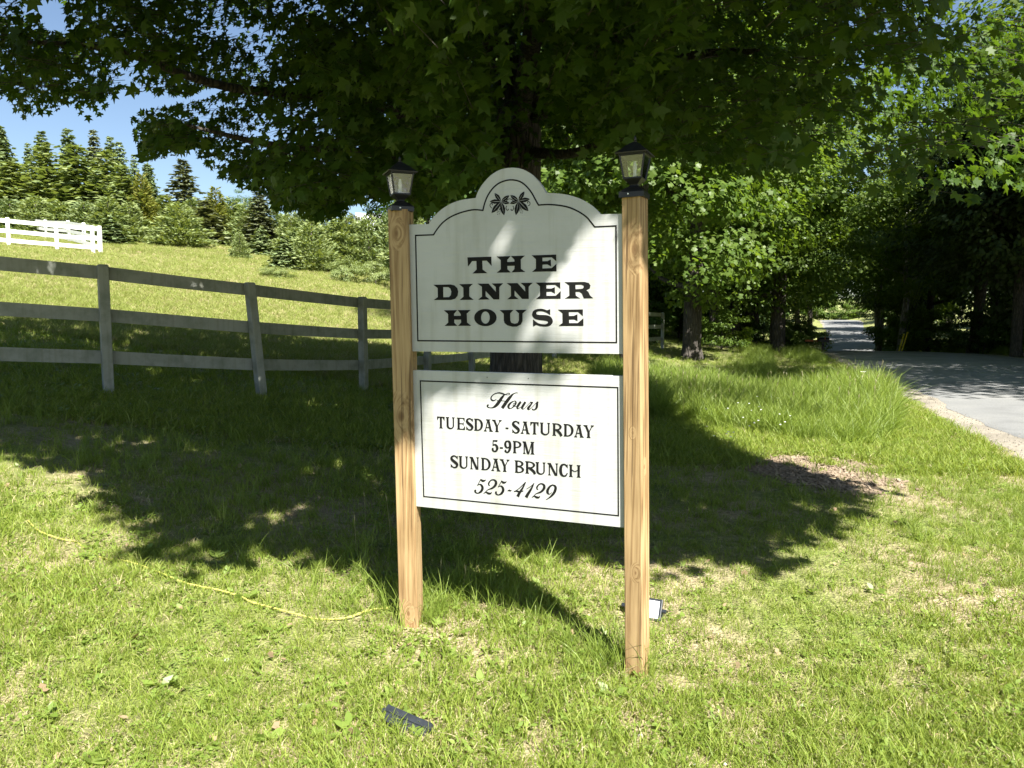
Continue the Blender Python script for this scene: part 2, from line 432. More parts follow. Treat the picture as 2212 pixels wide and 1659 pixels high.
def mat_glass():
    m, nt, out = M('lantern_glass'); L = nt.links.new
    g = N(nt, 'ShaderNodeBsdfGlossy'); g.inputs['Roughness'].default_value = .08
    t = N(nt, 'ShaderNodeBsdfTransparent'); t.inputs[0].default_value = (.93,.95,.93,1)
    f = N(nt, 'ShaderNodeFresnel'); f.inputs[0].default_value = 1.5
    tc = N(nt, 'ShaderNodeTexCoord'); n = N(nt, 'ShaderNodeTexNoise'); n.inputs['Scale'].default_value = 60; L(tc.outputs['Object'], n.inputs['Vector'])
    bp = N(nt, 'ShaderNodeBump'); bp.inputs['Strength'].default_value = .3; L(n.outputs[0], bp.inputs['Height'])
    L(bp.outputs[0], g.inputs['Normal'])
    ad = N(nt, 'ShaderNodeMath', operation='ADD'); L(f.outputs[0], ad.inputs[0]); ad.inputs[1].default_value = .06
    ms = N(nt, 'ShaderNodeMixShader'); L(ad.outputs[0], ms.inputs[0]); L(t.outputs[0], ms.inputs[1]); L(g.outputs[0], ms.inputs[2])
    L(ms.outputs[0], out.inputs['Surface'])
    return m
GLASS = mat_glass()
LENS = mat_plain('floodlight_lens', (.78,.79,.80), .12, 0, .8, 20, .05)

def mat_ground():
    m, nt, out = M('turf_soil'); L = nt.links.new
    tc = N(nt, 'ShaderNodeTexCoord'); P = tc.outputs['Object']
    a = N(nt, 'ShaderNodeTexNoise'); a.inputs['Scale'].default_value = 22; a.inputs['Detail'].default_value = 10; a.inputs['Roughness'].default_value = .75; L(P, a.inputs['Vector'])
    b = N(nt, 'ShaderNodeTexNoise'); b.inputs['Scale'].default_value = .9; b.inputs['Detail'].default_value = 6; L(P, b.inputs['Vector'])
    v = N(nt, 'ShaderNodeTexVoronoi'); v.inputs['Scale'].default_value = 60; L(P, v.inputs['Vector'])
    soil = ramp(nt, [(.28, (.13,.10,.055)), (.46, (.29,.23,.13)), (.62, (.44,.37,.23)), (.8, (.56,.49,.34))]); L(a.outputs[0], soil.inputs[0])
    moss = ramp(nt, [(.3, (.09,.12,.02)), (.6, (.20,.24,.05)), (.8, (.32,.32,.10))]); L(a.outputs[0], moss.inputs[0])
    gm = ramp(nt, [(.42, (0,0,0)), (.6, (1,1,1))]); L(b.outputs[0], gm.inputs[0])
    at_ = N(nt, 'ShaderNodeAttribute', attribute_name='bare')
    inv = N(nt, 'ShaderNodeMath', operation='SUBTRACT'); inv.inputs[0].default_value = 1; L(at_.outputs['Fac'], inv.inputs[1])
    gg = N(nt, 'ShaderNodeMath', operation='MULTIPLY'); L(gm.outputs[0], gg.inputs[0]); L(inv.outputs[0], gg.inputs[1])
    at2 = N(nt, 'ShaderNodeAttribute', attribute_name='green')
    mx2 = N(nt, 'ShaderNodeMath', operation='MAXIMUM'); L(gg.outputs[0], mx2.inputs[0]); L(at2.outputs['Fac'], mx2.inputs[1])
    mix = N(nt, 'ShaderNodeMixRGB'); L(mx2.outputs[0], mix.inputs[0]); L(soil.outputs[0], mix.inputs[1]); L(moss.outputs[0], mix.inputs[2])
    p = principled(nt, out, Roughness=.95); L(mix.outputs[0], p.inputs['Base Color'])
    ad = N(nt, 'ShaderNodeMath', operation='ADD'); L(a.outputs[0], ad.inputs[0]); L(v.outputs['Distance'], ad.inputs[1])
    bp = N(nt, 'ShaderNodeBump'); bp.inputs['Strength'].default_value = .8; bp.inputs['Distance'].default_value = .02
    L(ad.outputs[0], bp.inputs['Height']); L(bp.outputs[0], p.inputs['Normal'])
    return m
GROUND = mat_ground()
def mat_asphalt(name, c0, c1, c2, scale):
    m, nt, out = M(name); L = nt.links.new
    tc = N(nt, 'ShaderNodeTexCoord'); P = tc.outputs['Object']
    a = N(nt, 'ShaderNodeTexNoise'); a.inputs['Scale'].default_value = scale; a.inputs['Detail'].default_value = 8; a.inputs['Roughness'].default_value = .8; L(P, a.inputs['Vector'])
    b = N(nt, 'ShaderNodeTexNoise'); b.inputs['Scale'].default_value = .7; b.inputs['Detail'].default_value = 5; L(P, b.inputs['Vector'])
    r = ramp(nt, [(.3, c0), (.5, c1), (.72, c2)]); L(a.outputs[0], r.inputs[0])
    r2 = ramp(nt, [(.32, (.68,.68,.68)), (.48, (.95,.95,.95)), (.7, (1.15,1.13,1.1))]); L(b.outputs[0], r2.inputs[0])
    mu = N(nt, 'ShaderNodeMixRGB', blend_type='MULTIPLY'); mu.inputs[0].default_value = 1; L(r.outputs[0], mu.inputs[1]); L(r2.outputs[0], mu.inputs[2])
    # fine cracks
    v = N(nt, 'ShaderNodeTexVoronoi', feature='DISTANCE_TO_EDGE'); v.inputs['Scale'].default_value = .55
    nv = N(nt, 'ShaderNodeTexNoise'); nv.inputs['Scale'].default_value = 1.5; L(P, nv.inputs['Vector'])
    mxv = N(nt, 'ShaderNodeMixRGB'); mxv.inputs[0].default_value = .35; L(P, mxv.inputs[1]); L(nv.outputs['Color'], mxv.inputs[2]); L(mxv.outputs[0], v.inputs['Vector'])
    rc = ramp(nt, [(0, (.55,.55,.55)), (.004, (1,1,1))]); L(v.outputs['Distance'], rc.inputs[0])
    mc = N(nt, 'ShaderNodeMixRGB', blend_type='MULTIPLY'); mc.inputs[0].default_value = .8 if 'asphalt' in name else 0.0
    L(mu.outputs[0], mc.inputs[1]); L(rc.outputs[0], mc.inputs[2])
    p = principled(nt, out, Roughness=.88); L(mc.outputs[0], p.inputs['Base Color'])
    bp = N(nt, 'ShaderNodeBump'); bp.inputs['Strength'].default_value = .5; bp.inputs['Distance'].default_value = .01
    L(a.outputs[0], bp.inputs['Height']); L(bp.outputs[0], p.inputs['Normal'])
    return m
ASPHALT = mat_asphalt('worn_asphalt', (.14,.142,.14), (.20,.202,.198), (.27,.27,.262), 45)
GRAVEL = mat_asphalt('gravel_sand', (.16,.135,.10), (.30,.265,.21), (.46,.42,.35), 38)
METAL_ROOF = mat_plain('white_metal_roof', (.78,.79,.80), .4, .0, .5, 3, .05)
CLAPBOARD = mat_plain('white_clapboard', (.72,.72,.70), .7, nscale=5, amt=.06)
WINDOW = mat_plain('dark_window_glass', (.03,.04,.05), .1, 0, .8)

# ================================================================== SETTING
def axis_pts():
    s = np.sinh(np.linspace(0, 5.6, 62)) / np.sinh(5.6)
    return s
def make_ground():
    def dens(lo, hi, near_lo, near_hi, step):
        near = np.arange(near_lo, near_hi + 1e-6, step)
        up = near_hi + (hi - near_hi) * (np.sinh(np.linspace(0, 5, 60)) / np.sinh(5))[1:]
        dn = near_lo - (near_lo - lo) * (np.sinh(np.linspace(0, 5, 60)) / np.sinh(5))[1:]
        return np.concatenate([dn[::-1], near, up])
    xs = dens(-900, 900, -9, 14, .22)
    ys = dens(-300, 1400, 0.4, 34, .22)
    X, Y = np.meshgrid(xs, ys)
    Z = ground(X, Y)
    nx, ny = len(xs), len(ys)
    V = np.column_stack([X.ravel(), Y.ravel(), Z.ravel()])
    i = np.arange(nx - 1)[None, :] + np.arange(ny - 1)[:, None] * nx
    i = i.ravel()
    F = np.column_stack([i, i + 1, i + 1 + nx, i + nx])
    me = mesh_np('ground', V, [F], smooth=True)
    bare = bare_mask(V[:, 0], V[:, 1])
    a = me.attributes.new('bare', 'FLOAT', 'POINT'); a.data.foreach_set('value', bare.astype(np.float32))
    far = np.clip((V[:, 1] - 6) / 8, 0, 1) * .75 * (1 - bare)
    far = np.where(V[:, 1] < 0, .6, far)
    a = me.attributes.new('green', 'FLOAT', 'POINT'); a.data.foreach_set('value', far.astype(np.float32))
    o = link('ground', me, GROUND)
    tag(o, 'sloping turf ground of the lawn, verge and hill field', 'ground', kind='structure')
class VNoise:
    def __init__(s, seed, n=32):
        s.g = np.random.default_rng(seed).random((n, n, n)); s.n = n
    def __call__(s, P):
        P = np.asarray(P); i = np.floor(P).astype(int); f = P - i; f = f*f*(3-2*f)
        r = 0
        for dx in (0, 1):
            for dy in (0, 1):
                for dz in (0, 1):
                    w = np.where(dx, f[:,0], 1-f[:,0])*np.where(dy, f[:,1], 1-f[:,1])*np.where(dz, f[:,2], 1-f[:,2])
                    r = r + w*s.g[(i[:,0]+dx) % s.n, (i[:,1]+dy) % s.n, (i[:,2]+dz) % s.n]
        return r
_bn = VNoise(17)
BARE = []   # x, y, rx, ry
for (u, v, ru, rv) in [(950,1375,40,12),(1050,1400,45,10),(1440,1500,60,22),(1420,1590,60,25),(2170,1270,60,18),(1990,1500,45,14),(1700,1660,90,25),
                       (1530,1640,70,20),(1960,1085,60,14),(330,1560,55,25),(240,1600,70,30),(430,1215,50,12),(1150,1600,30,14),(1030,1490,30,10),(780,1400,60,14),
                       (310,1285,60,16),(640,1475,40,14),(2080,1120,50,12),(905,1440,60,14),(560,1420,50,14), (1740,1395,30,8), (250,640,200,14),(900,1600,40,12),(2200,1640,50,25)]:
    P = hit(u, v); a = hit(u + ru, v); b = hit(u, v + rv)
    BARE.append((P[0], P[1], abs(a[0]-P[0]), max(.08, abs(b[1]-P[1]))))
MULCH = [hit(u, v)[:2] for (u, v) in [(1600,1010),(1680,985),(1800,992),(1900,1010),(1960,1035),(1945,1065),(1850,1075),(1720,1050),(1640,1030)]]
def bare_mask(x, y):
    m = np.zeros(np.shape(x))
    for (cx, cy, rx, ry) in BARE:
        d = ((x-cx)/rx)**2 + ((y-cy)/ry)**2
        m = np.maximum(m, np.clip(1.5 - d, 0, 1))
    mu = inpoly(x, y, MULCH)
    nz = _bn(np.column_stack([np.ravel(x)*7+9, np.ravel(y)*7+9, np.full(np.size(x), 2.5)])).reshape(np.shape(x))
    m = np.clip(m*.9 + (nz - .5)*1.5*(m > .02), 0, 1)
    return np.maximum(m*.65, mu * np.clip(nz*2.2 - .2, 0, 1))
make_ground()

def strip_along(off0, off1, dz, seg=RS, bulge=0.0, jitter=0.0, seed=1):
    r = np.random.default_rng(seed)
    V = []; k = 5
    for i in range(len(seg)):
        d = seg[min(i+1, len(seg)-1)] - seg[max(i-1, 0)]
        n = np.array([d[1], -d[0]]) / np.hypot(d[0], d[1])   # to the right
        ph = i*.21 + seed; j0 = jitter*(math.sin(ph*1.7)+.6*math.sin(ph*4.1+1)); j1 = jitter*(math.sin(ph*1.3+2)+.6*math.sin(ph*3.7))
        for t in np.linspace(0, 1, k):
            o = (off0 + j0*(1-t)) * (1-t) + (off1 + j1*t) * t
            V.append((seg[i][0] + n[0]*o, seg[i][1] + n[1]*o, seg[i][2] + dz + bulge*(1-(2*t-1)**2)))
    i = np.arange(len(seg)-1)[:, None]*k + np.arange(k-1)[None, :]
    i = i.ravel()
    return np.array(V), np.column_stack([i, i+1, i+1+k, i+k])
RS_F = spline(ROAD, 30)
def section(offs, seg, jit, seed):
    V = []; k = len(offs)
    for i in range(len(seg)):
        d = seg[min(i+1, len(seg)-1)] - seg[max(i-1, 0)]
        n = np.array([d[1], -d[0]]) / np.hypot(d[0], d[1]); ph = i*.21 + seed
        for q, (o, dz) in enumerate(offs):
            jj = jit*(math.sin(ph*1.7+q)+.6*math.sin(ph*4.1+1)+.4*math.sin(ph*9.3+q)) if q in (0, k-1) else 0
            V.append((seg[i][0]+n[0]*(o+jj), seg[i][1]+n[1]*(o+jj), seg[i][2]+dz))
    i = np.arange(len(seg)-1)[:, None]*k + np.arange(k-1)[None, :]; i = i.ravel()
    return np.array(V), np.column_stack([i, i+1, i+1+k, i+k])
V, F = section([(-ROAD_W-.42,-.06),(-ROAD_W-.2,-.022),(-ROAD_W+.25,-.012),(ROAD_W-.25,-.012),(ROAD_W+.3,-.022),(ROAD_W+.5,-.075)], RS_F, .10, 1)
o = link('gravel_shoulder', mesh_np('gravel_shoulder', V, [F], True), GRAVEL)
tag(o, 'pale sandy gravel shoulder along both edges of the road', 'road shoulder', kind='structure')
V, F = section([(-ROAD_W,-.0155),(-ROAD_W+.35,.004),(-1.6,.035),(0,.05),(1.6,.035),(ROAD_W-.35,.004),(ROAD_W,-.0155)], RS_F, .07, 4)
o = link('road', mesh_np('road', V, [F], True), ASPHALT)
tag(o, 'worn grey asphalt country road dipping and climbing into the woods', 'road', kind='structure')

# ================================================================== DINNER SIGN
SA = np.array([-.466, 3.33]); SB = np.array([.511, 2.97])
S_ANG = math.atan2(SB[1]-SA[1], SB[0]-SA[0])
sign = empty('dinner_sign', (SA[0], SA[1], 0), S_ANG)
tag(sign, 'white two-panel dinner house sign between wooden posts topped with black lanterns', 'sign')
WOODL = mat_wood('pine_post_wood', (.43,.295,.145), (.21,.12,.045), [(-.035,-.045,1.84,.017),(-.025,-.045,1.02,.026),(.026,-.03,.985,.020),(.0,-.045,.10,.013)])
WOODR = mat_wood('pine_post_wood_knotty', (.43,.29,.14), (.20,.115,.042), [(1.03,-.045,1.735,.022),(1.075,-.02,.86,.010),(1.052,-.045,.42,.010),(1.03,-.045,1.0,.007)])
def make_post(x0, x1, w, twist, mat, base):
    rings = []
    nz = 14
    for i in range(nz):
        t = i / (nz - 1); z = -.25 + t * (1.945 + .25)
        cx = x0 + (x1 - x0) * (z - .04) / 1.9
        a = math.radians(twist)
        h = w / 2; c = .004; pts = []
        for (px, py) in [(-h, -h+c), (-h+c, -h), (h-c, -h), (h, -h+c), (h, h-c), (h-c, h), (-h+c, h), (-h, h-c)]:
            pts.append((cx + px*math.cos(a) - py*math.sin(a), px*math.sin(a) + py*math.cos(a), z))
        rings.append(np.array(pts))
    b = MB(); b.loft(rings)
    return b.build('post', mat, sign)
make_post(-.007, -.037, .090, 9, WOODL, 0)
make_post(1.058, 1.020, .080, -13, WOODR, 0)

